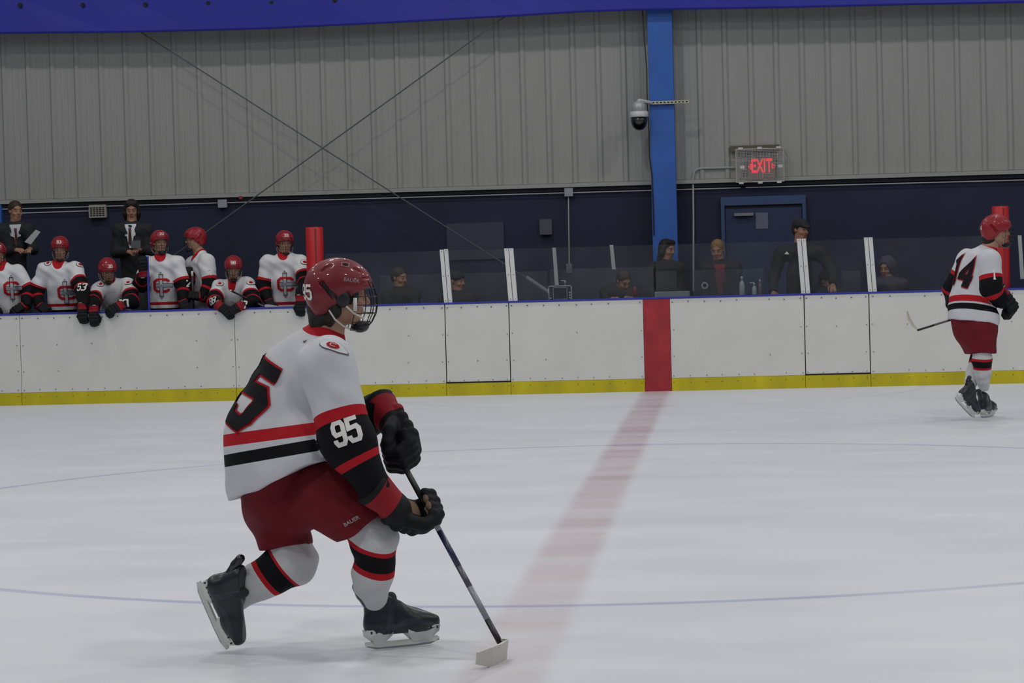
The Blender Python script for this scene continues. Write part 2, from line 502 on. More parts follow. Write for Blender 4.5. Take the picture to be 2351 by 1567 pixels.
bp = nd('ShaderNodeBump'); bp.inputs['Strength'].default_value = .06; bp.inputs['Distance'].default_value = .01
L.new(noise(14, .3, 3, 5), bp.inputs['Height']); L.new(bp.outputs[0], b.inputs['Normal'])
MB().box(-14, 14, 2.1, YB + 0.0, -0.08, 0.0).build('floor', ice, kind='structure')
m_conc = mat('concrete', '3c3e44', .85, noise=.2, nscale=3)
MB().box(-14, 14, YB + .14, YW + .3, -0.08, BENCH_Z).build('floor', m_conc, kind='structure')

m_board = mat('board_plastic', 'd8d8d4', .38, spec=.4, noise=.05, nscale=2.5)
m_yel = mat('kick_yellow', 'c6b80c', .4, noise=.22, nscale=4, stretch=(1, 1, .35))
m_redst = mat('stripe_red', 'a82a34', .4, noise=.25, nscale=5)
m_cap = mat('cap_blue', '3038a4', .4)
m_dark = mat('gap_dark', '15171c', .8)
m_screw = mat('screw_dark', '4a4c50', .5)
m_core = mat('board_frame', '6d7074', .6, metal=.3)
boards = empty('rink_boards', (0, YB, 0), 'long white rink boards with yellow kick plate, red centre stripe and blue cap rail', 'boards')
ZK, ZT = 0.148, 1.068
def bx(px, mid=800): return X(px, mid, YB)
seams = [(-13.9, None)]
xs = [bx(47), bx(540, 800), bx(1023), bx(1171), bx(1479), bx(1540), bx(1848), bx(1998)]
segs = [(-13.9, xs[0] - 2.44 * 2, 'p'), (xs[0] - 4.88, xs[0] - 2.44, 'p'), (xs[0] - 2.44, xs[0], 'p'), (xs[0], xs[1], 'p'), (xs[1], xs[2], 'p'), (xs[2], xs[3], 'g'), (xs[3], xs[4], 'p'), (xs[4], xs[5], 's'),
        (xs[5], xs[6], 'p'), (xs[6], xs[7], 'g'), (xs[7], xs[7] + 2.44, 'p'), (xs[7] + 2.44, xs[7] + 4.88, 'p'), (xs[7] + 4.88, 13.9, 'p')]
MB().box(-13.9, 13.9, YB + .03, YB + .11, 0, ZT - .01).build('board_core', m_dark, boards)
scrw = []
for (a, b2, t) in segs:
    e = .0025
    if t == 's':
        MB().cbox(a + .001, b2 - .001, YB - .004, YB + .03, 0, ZT, .002).build('board_panel', m_redst, boards, label='red centre line stripe on the boards')
        continue
    if t == 'g':
        MB().cbox(a + .008, b2 - .008, YB - .002, YB + .03, ZK + .012, ZT, .004).build('gate', m_board, boards, label='white gate cut into the boards')
    else:
        MB().cbox(a + e, b2 - e, YB, YB + .03, ZK, ZT, .003).build('board_panel', m_board, boards)
    MB().cbox(a + (e if t == 'p' else .001), b2 - (e if t == 'p' else .001), YB - .006, YB + .03, 0, ZK - .002, .003).build('kick_plate', m_yel, boards, label='yellow kick plate')
    n = max(2, int(round((b2 - a) / .203)))
    for zz in (1.03, .71, .40, .178, .10):
        nn = n if zz in (1.03, .178, .10) else max(2, n // 2)
        for i in range(nn + 1):
            if random.random() < .12 and 0 < i < nn: continue
            xx = a + .035 + (b2 - a - .07) * i / nn + random.uniform(-.008, .008)
            if zz in (.71, .40) and 0 < i < nn and random.random() < .5: continue
            scrw.append((xx, zz + random.uniform(-.006, .006)))
mb = MB()
for xx, zz in scrw:
    r = .0075 if zz > 1 else .0055
    if zz == .10: r = .005
    pts = [Vector((xx + r * math.cos(k * math.pi / 3), YB - .0095, zz + r * math.sin(k * math.pi / 3))) for k in range(6)]
    mb.prism(pts, (0, .006, 0))
mb.build('board_screws', m_screw, boards, kind='stuff')
MB().cbox(-13.9, 13.9, YB - .012, YB + .15, ZT + .001, ZT + .021, .006).build('cap_rail', m_cap, boards, label='blue cap rail')
MB().box(-13.9, 13.9, YB + .11, YB + .14, 0, ZT).build('back_panel', mat('back_panel', '8b8d92', .6), boards)
# black gap line below the gates
for a, b2 in ((xs[2], xs[3]), (xs[6], xs[7])):
    MB().box(a + .006, b2 - .006, YB - .008, YB + .02, ZK - .001, ZK + .010).build('gate_threshold', m_dark, boards)

# white post pairs and glass over the boards
m_post = mat('post_white', 'd6d6d6', .4)
YG = YB + .06
ZG = ZT + .02
gpairs = [(1010, 1030, 573, 695), (1158, 1180, 570, 692), (1830, 1852, 548, 672), (1984, 2005, 545, 668)]
lbls = ['pair of white glass posts at the left edge of the left gate', 'pair of white glass posts at the right edge of the left gate',
        'pair of white glass posts at the left edge of the right gate', 'pair of white glass posts at the right edge of the right gate']
for (p0, p1, yt, yb), lb in zip(gpairs, lbls):
    x0 = X(p0 + 9, yb, YB); x1 = X(p1 + 11, yb, YB) - .01; zt = Z(p0, yt, YB); w = (x1 - x0)
    r = empty('glass_post', (x0, YB + .02, ZG), lb, 'post', 'white post pairs on the boards')
    ln = -.036
    for k in (0, 1):
        a = x0 + k * w / 2 + .003; b2 = a + w / 2 - .007
        zt2 = zt + (.006 if (k and p0 == 1010) else 0)
        bot = [(a, ZG), (b2, ZG)]; poly = [Vector((a, YB + .0, ZG)), Vector((b2, YB, ZG)), Vector((b2 + ln, YB, zt2)), Vector((a + ln, YB, zt2))]
        st = MB().prism(poly, (0, .05, 0)).build('post_strip', m_post, r)
        m2 = MB()
        for tz in (.03, .5, .96):
            z = zt2 + (ZG - zt2) * tz; cx = (a + b2) / 2 + ln * (1 - tz)
            m2.prism([Vector((cx + .005 * math.cos(q * 1.047), YB - .004, z + .005 * math.sin(q * 1.047))) for q in range(6)], (0, .006, 0))
        m2.build('screws', m_screw, st, kind='stuff')
m_plexi = glass_mat('plexiglass', 'f2f4f5', 0.022, '9aa0a8')
m_plexi2 = glass_mat('plexiglass_rear', 'e6eaec', 0.10, '8d959c')
zgt = Z(1170, 570, YB)
pane_x = [X(745, 700, YB), X(1016, 695, YB), X(1168, 692, YB), X(1505, 690, YB), X(1841, 672, YB), X(1995, 668, YB), X(2285, 660, YB)]
pl = ['clear glass pane between the red padded post and the left gate', 'clear glass pane over the left gate', 'clear glass pane right of the left gate',
      'clear glass pane above the board left of the right gate', 'clear glass pane over the right gate', 'clear glass pane between right gate and right red post']
gs = empty('glass_screen', (0, YG, ZG), 'row of clear glass panes standing on the boards between the red padded posts', 'glass screen')
for i in range(6):
    g = MB().box(pane_x[i] + .012, pane_x[i + 1] - .012, YG, YG + .012, ZG - .0, zgt - .005).build('glass_pane', m_plexi, gs)

# red padded posts at the ends of the glass
m_pad = mat('pad_red', 'b2151d', .45, noise=.08)
for (a, b2, yt, yb, lb) in ((703, 743, 521, 712, 'red padded upright behind the helmet of skater 95'), (2280, 2319, 473, 662, 'red padded upright behind skater 14')):
    x0, x1 = X(a, 600, YB + .1), X(b2, 600, YB + .1); zt = Z((a + b2) / 2, yt, YB + .1)
    rr = (x1 - x0) / 2
    rt = empty('padded_post', ((x0 + x1) / 2, YB + .1 + .02, ZG), lb, 'padded post', 'red padded posts')
    MB().lathe(((x0 + x1) / 2, YB + .12, 0), [(rr * .96, ZG), (rr, ZG + .01), (rr, zt - .015), (rr * .9, zt)], 24).build('pad', m_pad, rt, smooth=True)
    MB().box((x0 + x1) / 2 + rr * .2, (x0 + x1) / 2 + rr * .35, YB + .12 - rr * 1.02, YB + .12, ZG + .01, zt - .02).build('pad_seam', mat('pad_seam', '7d1519', .6), rt)

# back wall: navy lower part, flashing, light corrugated siding in separate sheets
m_navy = mat('wall_navy', '1b223e', .75, noise=.25, nscale=1.2)
zs = Z(1180, 432, YW)
zs0 = zs
lw = MB().box(-14, 14, YW, YW + .25, 0, zs).build('wall_back', m_navy, kind='structure')
m_side = mat('siding', '9a9b98', .55, spec=.3, noise=.07, nscale=1.6, stretch=(2.5, 1, .3))
wu = empty('wall_back_upper', (0, YW, zs), kind='structure')
zc = 6.6
pitch = 0.3265
x0 = X(6, 250, YW)          # first dark rib line in frame
k0 = -18
prof = [(0, 0), (.022, .026), (.062, .026), (.088, 0), (.148, 0), (.157, .003), (.168, .003), (.178, 0), (.232, 0), (.241, .003), (.252, .003), (.262, 0), (pitch, 0)]
ribme = None
for k in range(k0, 70):
    xx = x0 + k * pitch
    if xx > 13.6 or xx < -13.9: continue
    if ribme is None:
        v = []; f = []
        n = len(prof)
        for z in (0.045, zc - zs):
            for (a, d) in prof: v.append((a, -.02 - d, z))
        for z in (0.045, zc - zs): v += [(0, .0, z), (pitch, .0, z)]
        for i in range(n - 1): f.append((i, i + 1, n + i + 1, n + i))
        f.append((0, n, 2 * n + 2, 2 * n)); f.append((n - 1, 2 * n + 1, 2 * n + 3, 2 * n - 1))
        ribme = mesh_of('siding_panel', v, f, m_side, smooth=False)
    o = bpy.data.objects.new('siding_panel', ribme); C.objects.link(o); o.parent = wu; o.location = (xx, 0, 0)
MB().box(-14, 14, YW + .0, YW + .25, zs, zc).build('wall_backing', m_side, wu)
MB().cbox(-14, 14, YW - .085, YW, zs - .012, zs + .04, .004).build('trim_1', mat('flashing', '9a9b97', .5), kind='structure')
# dark strip whose colour stands in for slight shade below the flashing
MB().box(-14, 14, YW - .04, YW, zs - .06, zs - .012).build('trim_2', mat('shade_strip', '161a26', .75), kind='structure')

# blue valance across the top with grommets
m_val = mat('valance', '1e259c', .55, noise=.1, nscale=1)
YV = 30.5
val = empty('blue_valance', (0, YV, 5), 'deep blue hanging valance with dark grommets across the top of the rink', 'valance')
edge = [(-900, 84), (-300, 80), (0, 77), (250, 75), (450, 71), (620, 66), (700, 62), (850, 55), (1000, 47), (1200, 36), (1330, 28), (1470, 23), (1600, 21), (1800, 18), (2050, 12), (2351, 6), (2800, -4), (3300, -14)]
v = []; f = []
for i, (a, c_) in enumerate(edge):
    p = P(a, c_, YV)
    bow = .03 * math.sin(i)
    for j, zz in enumerate((p.z, p.z + .02, p.z + .55, 6.6)):
        v.append((p.x, YV - (.012 if j in (1, 2) else 0) + bow * (j == 2), zz))
    for j, zz in enumerate((6.6, p.z)): v.append((p.x, YV + .05, zz))
n = 6
for i in range(len(edge) - 1):
    for j in range(n): f.append((i * n + j, i * n + (j + 1) % n, (i + 1) * n + (j + 1) % n, (i + 1) * n + j)[::-1])
f.append(tuple(range(n))); f.append(tuple((len(edge) - 1) * n + j for j in range(n))[::-1])
obj('cloth', v, f, m_val, val, smooth=False)
mb0 = None
for k, (a, c_) in enumerate([(47, 12), (191, 12), (335, 11), (479, 8), (624, 5), (769, 1)]):
    p = P(a, c_, YV)
    mg = MB(); pts = [p + Vector((.029 * math.cos(q * math.pi / 6), -.03, .029 * math.sin(q * math.pi / 6))) for q in range(12)]
    mg.prism(pts, (0, .04, 0)); mg.build('grommet', m_dark, val)

# blue steel column with cable
m_col = mat('column_blue', '2a5fb4', .55, noise=.12, nscale=3)
YCc = YW - .34
cx0, cx1 = X(1485, 30, YCc), X(1541, 30, YCc)
cxm = (X(1493, 250, YCc) + X(1546, 250, YCc)) / 2; hw = .158
col = empty('steel_column', (cxm, YCc, 0), 'tall bright blue steel column in front of the back wall', 'column')
MB().cbox(cxm - hw, cxm + hw, YCc, YCc + .018, 0, 6.6, .003).build('flange', m_col, col)
MB().box(cxm - hw, cxm + hw, YCc + .26, YCc + .278, 0, 6.6).build('flange', m_col, col)
MB().box(cxm - .008, cxm + .008, YCc + .018, YCc + .26, 0, 6.6).build('web', m_col, col)
m_cable = mat('cable_black', '1b1c1e', .6)
cb = [P(1475, 25, YCc), P(1478, 70, YCc), P(1481, 110, YCc), P(1485, 160, YCc), P(1486, 232, YCc)]
cb2 = [P(1486, 236, YCc), P(1490, 300, YCc), P(1491, 360, YCc), P(1497, 400, YCc), P(1500, 470, YCc), P(1502, 540, YCc)]
MB().tube([p + Vector((0, -.01, 0)) for p in cb], .007, 6).build('cable', m_cable, label='black cable running down beside the blue column', cat='cable')
MB().tube([p + Vector((0, -.01, 0)) for p in cb2], .008, 6).build('cable', m_cable, label='black cable hanging below the camera bracket along the column', cat='cable')
# sliver of blue column at the far left
MB().box(X(-40, 480, YW), X(8, 490, YW), YW - .1, YW - .01, 0, Z(0, 470, YW)).build('wall_post', m_col, label='short blue upright on the wall behind the left coach', cat='post')

# brace rods (cross)
m_rod = mat('rod_steel', '55575a', .5)
m_rodl = mat('rod_light', 'a8abac', .5)
def rod(pts, r, lb, m, extra=None):
    e = empty('brace_rod', pts[0], lb, 'rod', 'crossed brace rods')
    MB().tube(pts, r, 8).build('rod', m, e)
    if extra: MB().tube(extra, .026, 10).build('turnbuckle', m_rodl, e)
a = P(330, 78, YCc + .1); c_ = P(1215, 642, YCc + .0)
d = (a - c_).normalized()
rod([a + d * 2.0, c_], .0085, 'thin brace rod falling from upper left to the timekeeper box', m_rod, [P(1208, 636, YCc), P(1262, 672, YCc)])
a2 = P(1150, 45, YCc - .05); c2 = P(470, 535, YCc - .05); d2 = (a2 - c2).normalized()
rod([a2 + d2 * 1.0, c2 - d2 * .9], .0085, 'thin brace rod rising from the players bench to the upper right', m_rod)

# PTZ dome camera on slotted strut
m_pvc = mat('camera_white', 'c8cac8', .35); m_dome = mat('dome_black', '0c0d10', .08, spec=.7)
YP = YCc - .12
p = P(1467, 262, YP); ps = P(1480, 234, YP)
st = empty('slotted_strut', P(1530, 235, YP), 'cream slotted metal strut crossing the blue column', 'bracket')
xa, xb = X(1486, 235, YP), X(1582, 235, YP); zq = Z(1530, 234, YP)
MB().box(xa, xb, YP + .06, YP + .1, zq - .02, zq + .02).build('channel', mat('strut_cream', 'b8b39c', .5), st)
mb = MB()
for k in range(11):
    xx = xa + .03 + k * (xb - xa - .06) / 10; mb.box(xx - .012, xx + .012, YP + .055, YP + .061, zq - .006, zq + .007)
mb.build('slots', m_dark, st, kind='stuff')
cr = empty('dome_camera', p, 'white security camera with black dome hanging beside the blue column', 'camera')
MB().lathe(p, [(.113, -.04), (.118, -.032), (.118, .028), (.105, .036)], 28).build('housing', m_pvc, cr, smooth=True)
MB().lathe(p, [(.01, -.205), (.045, -.195), (.075, -.17), (.096, -.13), (.104, -.09), (.106, -.041)], 28).build('dome', m_dome, cr, smooth=True)
MB().lathe(p, [(.098, .036), (.082, .12), (.07, .15), (.03, .165)], 20).build('neck', mat('camera_grey', 'a4a8aa', .3), cr, smooth=True)
MB().tube([p + Vector((0, 0, .15)), p + Vector((0, .02, .17)), Vector((xa + .06, YP + .07, zq))], [.03, .03, .022], 10).build('arm', m_pvc, cr, smooth=True)
MB().box(p.x - .03, p.x + .03, p.y - .085, p.y - .06, .04 + p.z, .13 + p.z).build('bracket', m_pvc, cr)

# exit sign in its wire cage
YE = YW - .12
ex = empty('exit_sign', P(1748, 415, YE), 'lit red EXIT sign inside a white wire guard on the siding', 'sign')
x0, x1 = X(1716, 380, YE), X(1781, 380, YE); z0, z1 = Z(1748, 414, YE), Z(1748, 364, YE)
m_sg = mat('sign_face', '8f7c78', .5)
MB().cbox(x0, x1, YE, YE + .07, z0, z1, .006).build('housing', m_sg, ex)
m_em = mat('exit_red', 'd0202c', .5, emit=('ff2038', 1.35))
def flat(vf, ox, oz, y, th=.004):
    mb = MB(); mb.add([(ox + q[0], y, oz + q[1]) for q in vf[0]], vf[1]); return mb
vf = text2d('EXIT', .215, .022)
vf = ([Vector((q[0] * .60, q[1] * 1.15)) for q in vf[0]], vf[1])
zc_ = Z(1748, 382, YE)
flat(vf, (x0 + x1) / 2, zc_, YE - .004).build('letters', m_em, ex)
cx = (x0 + x1) / 2
for s in (-1, 1):
    mb = MB()
    for a_, b_ in (((s * .135, .032), (s * .168, 0)), ((s * .168, 0), (s * .135, -.032)), ((s * .135, .032), (s * .135, -.032))):
        vv, ff = strokes2d([[a_, b_]], .008); mb.add([(cx + q[0], YE - .004, zc_ + q[1]) for q in vv], ff)
    mb.build('arrow', m_em, ex)
m_wire = mat('wire_guard', 'a8a6a2', .45)
gx0, gx1, gz0, gz1 = X(1690, 380, YE), X(1799, 380, YE), Z(1748, 417, YE), Z(1748, 342, YE)
mb = MB(); YC2 = YE - .05
for k in range(32):
    xx = gx0 + (gx1 - gx0) * k / 31; mb.tube([(xx, YC2, gz0), (xx, YC2, gz1)], .0028, 4)
for k in range(22):
    zz = gz0 + (gz1 - gz0) * k / 21; mb.tube([(gx0, YC2, zz), (gx1, YC2, zz)], .0028, 4)
mb.build('guard_mesh', m_wire, ex, kind='stuff')
mb = MB()
for zz in (gz0, gz1): mb.tube([(gx0, YC2, zz), (gx1, YC2, zz)], .009, 6)
for xx in (gx0, gx1): mb.tube([(xx, YC2, gz0), (xx, YC2, gz1)], .009, 6)
for xx in (gx0, gx1):
    for zz in (gz0, gz1): mb.tube([(xx, YC2, zz), (xx, YW - .02, zz)], .008, 6)
mb.build('guard_frame', m_wire, ex)
for xx in (.1, .5, .9):
    for zz in (gz0 - .012, gz1 + .012):
        q = gx0 + (gx1 - gx0) * xx; MB().cbox(q - .03, q + .03, YC2 - .01, YC2 + .015, zz - .014, zz + .014, .003).build('clip', m_pvc, ex)
for xx in (.13, .93):
    q = gx0 + (gx1 - gx0) * xx; zz = (gz0 + gz1) / 2 - .02; MB().cbox(q - .03, q + .03, YC2 - .01, YC2 + .015, zz - .02, zz + .02, .004).build('clip', m_pvc, ex)
MB().box(X(1677, 340, YE), X(1789, 340, YE), YE + .02, YE + .08, Z(1730, 346, YE), Z(1730, 333, YE)).build('top_bracket', mat('rust_brown', '5d5647', .7), ex)

# conduits and boxes
m_cond = mat('conduit', 'a4a6a8', .5)
YQ = YW - .05
cd = [P(1592, 668, YQ), P(1592, 500, YQ), P(1591, 410, YQ), P(1594, 394, YQ), P(1601, 388, YQ), P(1612, 386, YQ), P(1690, 384, YQ)]
MB().tube(cd, .013, 8).build('conduit', m_cond, label='metal conduit bending from the exit sign down the wall', cat='conduit')
def hline(y0, p0, p1, lb, r=.008):
    MB().tube([P(p0, y0[0], YQ), P(p1, y0[1], YQ)], r, 6).build('conduit', m_cond, label=lb, cat='conduit')
hline((482, 431), -60, 1700, 'thin horizontal conduit along the navy wall left of the column')
hline((430.5, 409), 1712, 2500, 'thin horizontal conduit along the navy wall towards the right')
hline((490, 484), 20, 205, 'short lower conduit running to the vented box')
MB().tube([P(1305, 448, YQ), P(1307, 608, YQ)], .009, 6).build('conduit', m_cond, label='vertical conduit dropping from the wall junction box', cat='conduit')
def jbox(a, b2, y0, y1, lb, m=m_pvc, d=.05, nm='junction_box'):
    x0, x1 = X(a, (y0 + y1) / 2, YQ), X(b2, (y0 + y1) / 2, YQ)
    r = empty(nm, ((x0 + x1) / 2, YQ, Z((a + b2) / 2, y1, YQ)), lb, 'box')
    MB().cbox(x0, x1, YQ - .04, YQ - .04 + .015, Z((a + b2) / 2, y1, YQ), Z((a + b2) / 2, y0, YQ), .006).build('cover', m, r)
    MB().cbox(x0 + .006, x1 - .006, YQ - .026, YW - .001, Z((a + b2) / 2, y1, YQ) + .006, Z((a + b2) / 2, y0, YQ) - .006, .004).build('box_body', m_cond, r)
    return r, x0, x1
m_gb = mat('box_grey', '9496a0', .5)
jbox(501, 522, 458, 477, 'grey junction box on the conduit above the bench', m_gb)
jbox(1296, 1316, 432, 451, 'grey junction box above the timekeeper box', m_gb)
jbox(1300, 1314, 605, 627, 'small grey outlet box at the foot of the vertical conduit', mat('box_dim', '6c6e74', .5))
jbox(1239, 1268, 503, 539, 'dim grey square box on the navy wall', mat('box_dim2', '4a4d58', .6))
jbox(549, 558, 450, 458, 'tiny red alarm box under the siding', mat('alarm_red', '8c1c22', .5), nm='alarm_box')
# vented speaker box
r, x0, x1 = jbox(205, 245, 470, 500, 'cream vented speaker box on the wall between the coaches', mat('grille_cream', 'a09a90', .5), nm='speaker_box')
za, zb = Z(225, 496, YQ), Z(225, 474, YQ)
for i in range(5):
    for j in range(5):
        a_ = x0 + .02 + i * (x1 - x0 - .03) / 5; zz = za + j * (zb - za) / 5
        MB().box(a_, a_ + (x1 - x0) / 5 - .016, YQ - .044, YQ - .039, zz, zz + (zb - za) / 5 - .009).build('vent_slot', m_dark, r)

# door in back wall with frame, closer, paper
m_fr = mat('door_frame_blue', '2c4670', .5, noise=.1); m_dr = mat('door_blue', '1c2c50', .55, noise=.15, nscale=2)
YD = YW - .03
x0, x1 = X(1656, 520, YD), X(1851, 520, YD); zt = Z(1750, 450, YD)
dr = empty('door_1', ((x0 + x1) / 2, YD, BENCH_Z), kind='structure')
w = .085
MB().box(x0, x0 + w * .55, YD - .05, YW, BENCH_Z, zt).build('frame_jamb', m_fr, dr)
MB().box(x1 - w * .55, x1, YD - .05, YW, BENCH_Z, zt).build('frame_jamb', m_fr, dr)
MB().box(x0, x1, YD - .052, YW, zt - .11, zt).build('frame_head', m_fr, dr)
MB().cbox(x0 + w * .6, x1 - w * .6, YD - .015, YW - .002, BENCH_Z + .01, zt - .14, .004).build('door_leaf', m_dr, dr)
MB().box(x0 + .05, x1 - .05, YD - .02, YW - .001, zt - .145, zt - .108).build('door_stop', m_dark, dr)
MB().cbox(X(1685, 492, YD), X(1730, 492, YD), YD - .09, YD - .02, Z(1705, 496, YD), Z(1705, 489, YD), .005).build('door_closer', mat('closer', '767a80', .4), dr)
MB().box(X(1735, 500, YD), X(1763, 500, YD), YD - .022, YD - .017, Z(1750, 525, YD), Z(1750, 488, YD)).build('paper_notice', mat('notice', '61657a', .7), label='pale paper notice taped to the blue door', cat='notice')
# pale panel on the wall left
MB().cbox(X(1026, 560, YW), X(1158, 560, YW), YW - .03, YW - .001, Z(1090, 596, YW), Z(1090, 511, YW), .005).build('wall_panel', mat('wall_panel', '323a4c', .6, noise=.1), label='large dull grey panel on the navy wall above the left gate', cat='panel')

# rear partition of the boxes (translucent sheets with small posts)
YR = 29.7
prt = empty('box_partition', (0, YR, BENCH_Z), 'low partition of hazy panes over a dark base behind the penalty boxes', 'partition')
def rpanel(a, b2, yt, lb, y=YR, m=m_plexi2, zb=BENCH_Z + .0):
    MB().box(X(a, yt, y), X(b2, yt, y), y, y + .012, zb, Z((a + b2) / 2, yt, y)).build('partition_pane', m, prt)
rpanel(870, 1256, 627, 'hazy low partition pane behind the seated man and the left gate')
rpanel(1262, 1499, 615, 'hazy partition pane behind the scoreboard console')
rpanel(1505, 1553, 622, 'narrow hazy partition pane under the dark haired woman', YR - .15)
rpanel(1590, 1752, 618, 'hazy partition pane in front of the blond man carrying a round sticker', 28.9)
rpanel(1932, 1975, 622, 'hazy grey partition pane beside the tall man in black')
# solid lower partition wall under the panes (dark)
MB().box(X(745, 690, YR), X(2290, 690, YR), YR + .02, YR + .07, BENCH_Z, .95).build('partition_base', mat('partition_base', '20242c', .8), prt)
for (a, yt, yb, lb) in ((1278, 568, 654, 'slim grey glass post above the scoreboard console'), (1409, 562, 618, 'slim grey glass post behind the bending person'),
                        (2347, 540, 640, 'slim pale post at the right edge behind skater 14')):
    x0 = X(a, yb, YR - .3); MB().prism([Vector((x0 - .021, YR - .3, Z(a, yb, YR - .3) if yb > 630 else Z(a, yb, YR - .3))), Vector((x0 + .025, YR - .3, Z(a, yb, YR - .3))), Vector((x0 + .021 - .02, YR - .3, Z(a, yt, YR - .3))), Vector((x0 - .022 - .02, YR - .3, Z(a, yt, YR - .3)))], (0, .03, 0)).build('glass_post', mat('post_dim', 'b0b4b6', .5), label=lb, cat='post')

# counter of the timekeeper box and things on it
m_cnt = mat('counter', '3a3d44', .6)
ZC = ZT - .012
ct = empty('counter', (0, 28.2, 0), 'dark counter behind the boards in the timekeeper box', 'counter')
cxa, cxb = X(1190, 690, 28.1), X(1790, 680, 28.1)
MB().cbox(cxa, cxb, 27.95, 28.5, ZC - .03, ZC, .006).build('counter_top', m_cnt, ct)
for xx in (cxa + .1, (cxa + cxb) / 2, cxb - .1): MB().box(xx - .03, xx + .03, 28.35, 28.41, BENCH_Z, ZC - .03).build('leg', m_cnt, ct)
YK = 28.1
k0 = P(1286, 685, YK)
cs = empty('scoreboard_console', (k0.x, YK, ZC), 'grey scoreboard control console standing on the counter', 'console')
x0, x1, z0, z1 = X(1259, 670, YK), X(1313, 670, YK), ZC, Z(1286, 655, YK)
m_cf = mat('console_frame', 'b4babd', .5); m_cb = mat('console_face', '23272e', .5)
MB().cbox(x0, x1, YK, YK + .06, z0, z1, .015).build('console_body', m_cb, cs)
mb = MB()
t = .011
for (a, b2, c1_, d1) in ((x0, x1, z0, z0 + t), (x0, x1, z1 - t, z1), (x0, x0 + t, z0, z1), (x1 - t, x1, z0, z1)): mb.box(a, b2, YK - .006, YK + .004, c1_, d1)
a, b2, c1_, d1 = x0 + .055, x1 - .055, z0 + .035, z1 - .02
for (p0, p1, p2, p3) in ((a, b2, c1_, c1_ + .005), (a, b2, d1 - .005, d1), (a, a + .005, c1_, d1), (b2 - .005, b2, c1_, d1)): mb.box(p0, p1, YK - .006, YK + .004, p2, p3)
mb.build('rim', m_cf, cs)
MB().box(a + .006, b2 - .006, YK - .003, YK + .002, c1_ + .006, d1 - .006).build('screen', mat('lcd', '2c3440', .2), cs)
for i in range(3):
    zz = z0 + .04 + i * .03
    MB().cbox(x0 + .015, x0 + .035, YK - .006, YK, zz, zz + .018, .003).build('button', mat('btn_green', '3f6a62', .5) if i else m_cf, cs)
    MB().cbox(x1 - .035, x1 - .015, YK - .006, YK, zz, zz + .018, .003).build('button', m_cf, cs)
def bottle(px, yt, yb, r, lb, m, capm, yk=28.15, pump=False):
    p = P(px, yb, yk); zt_ = Z(px, yt, yk); z0 = ZC; h = zt_ - z0
    e = empty('bottle', (p.x, yk, z0), lb, 'bottle')
    MB().lathe((p.x, yk, z0), [(r * .9, 0), (r, .01), (r, h * .6), (r * .8, h * .7), (r * .4, h * .8), (r * .4, h * .85)], 16).build('bottle_body', m, e, smooth=True)
    MB().lathe((p.x, yk, z0), [(r * .45, h * .82), (r * .45, h * .95), (r * .3, h)], 12).build('cap', capm, e, smooth=True)
    if pump: MB().tube([(p.x, yk, z0 + h), (p.x - .05, yk, z0 + h + .0)], .006, 6).build('spout', capm, e)
m_bt = mat('bottle_pale', '9aa2a2', .4); m_bc = mat('bottle_cap', 'a9adb0', .4); m_bk = mat('bottle_pink', '6d5a62', .4)
bottle(1704, 634, 678, .032, 'tall pale bottle on the counter beside the stickered pane', m_bt, m_bt)
bottle(1732, 649, 676, .026, 'white pump bottle on the counter', m_bt, m_bc, 28.1, True)
bottle(1745, 641, 673, .02, 'small pinkish bottle with white cap beside the pump bottle', m_bk, m_bc, 28.3)
bottle(1298, 644, 672, .02, 'small pump bottle standing behind the scoreboard console', m_bc, m_bc, 28.3, True)
MB().cbox(X(1503, 676, YK), X(1583, 676, YK), YK, YK + .2, ZC, Z(1543, 669, YK), .006).build('tray', mat('tray', '868c92', .5), label='flat pale tray lying on the counter below the dark haired woman', cat='tray')
mb = MB()
for i, (a, b2) in enumerate(((1680, 1693), (1643, 1660), (1328, 1345), (1375, 1388))):
    q = P(a, 678, YK - .05); wq = (b2 - a) / 196
    MB().prism([Vector((q.x, YK - .08, ZC)), Vector((q.x + wq, YK - .08, ZC)), Vector((q.x + wq * .7, YK - .08, ZC + .02 + .012 * (i == 0)))], (0, .12, 0)).build('crumpled_paper', mat('paper_grey', '8d92a0', .7), label=['crumpled paper on the counter by the bottles', 'flat paper scrap under the stickered pane', 'paper scrap right of the console', 'small paper scrap left of the bending person'][i], cat='paper')
# round sticker (flat print) on pane
y = 28.9 - .004; q = P(1618, 655, y); mb = MB(); vv = []; ff = []
for k in range(24):
    for rr_ in (.025, .041): vv.append((q.x + rr_ * math.cos(k * math.pi / 12), y, q.z + rr_ * math.sin(k * math.pi / 12)))
    k2 = (k + 1) % 24; ff.append((2 * k, 2 * k + 1, 2 * k2 + 1, 2 * k2))
obj('round_sticker', vv, ff, mat('sticker', '9a9ca4', .6), label='white ring shaped sticker on the pane before the blond man', cat='sticker')
# bench for the players
bn = empty('players_bench', (0, 29.0, BENCH_Z), 'long dark bench behind the players at the left', 'bench')
MB().cbox(-13, X(740, 700, 29), 28.82, 29.08, .62, .66, .006).build('seat', mat('bench_wood', '4a3a2c', .6), bn)
for xx in (-12, -10, -8, -6): MB().box(xx, xx + .06, 28.86, 29.05, BENCH_Z, .62).build('leg', m_core, bn)
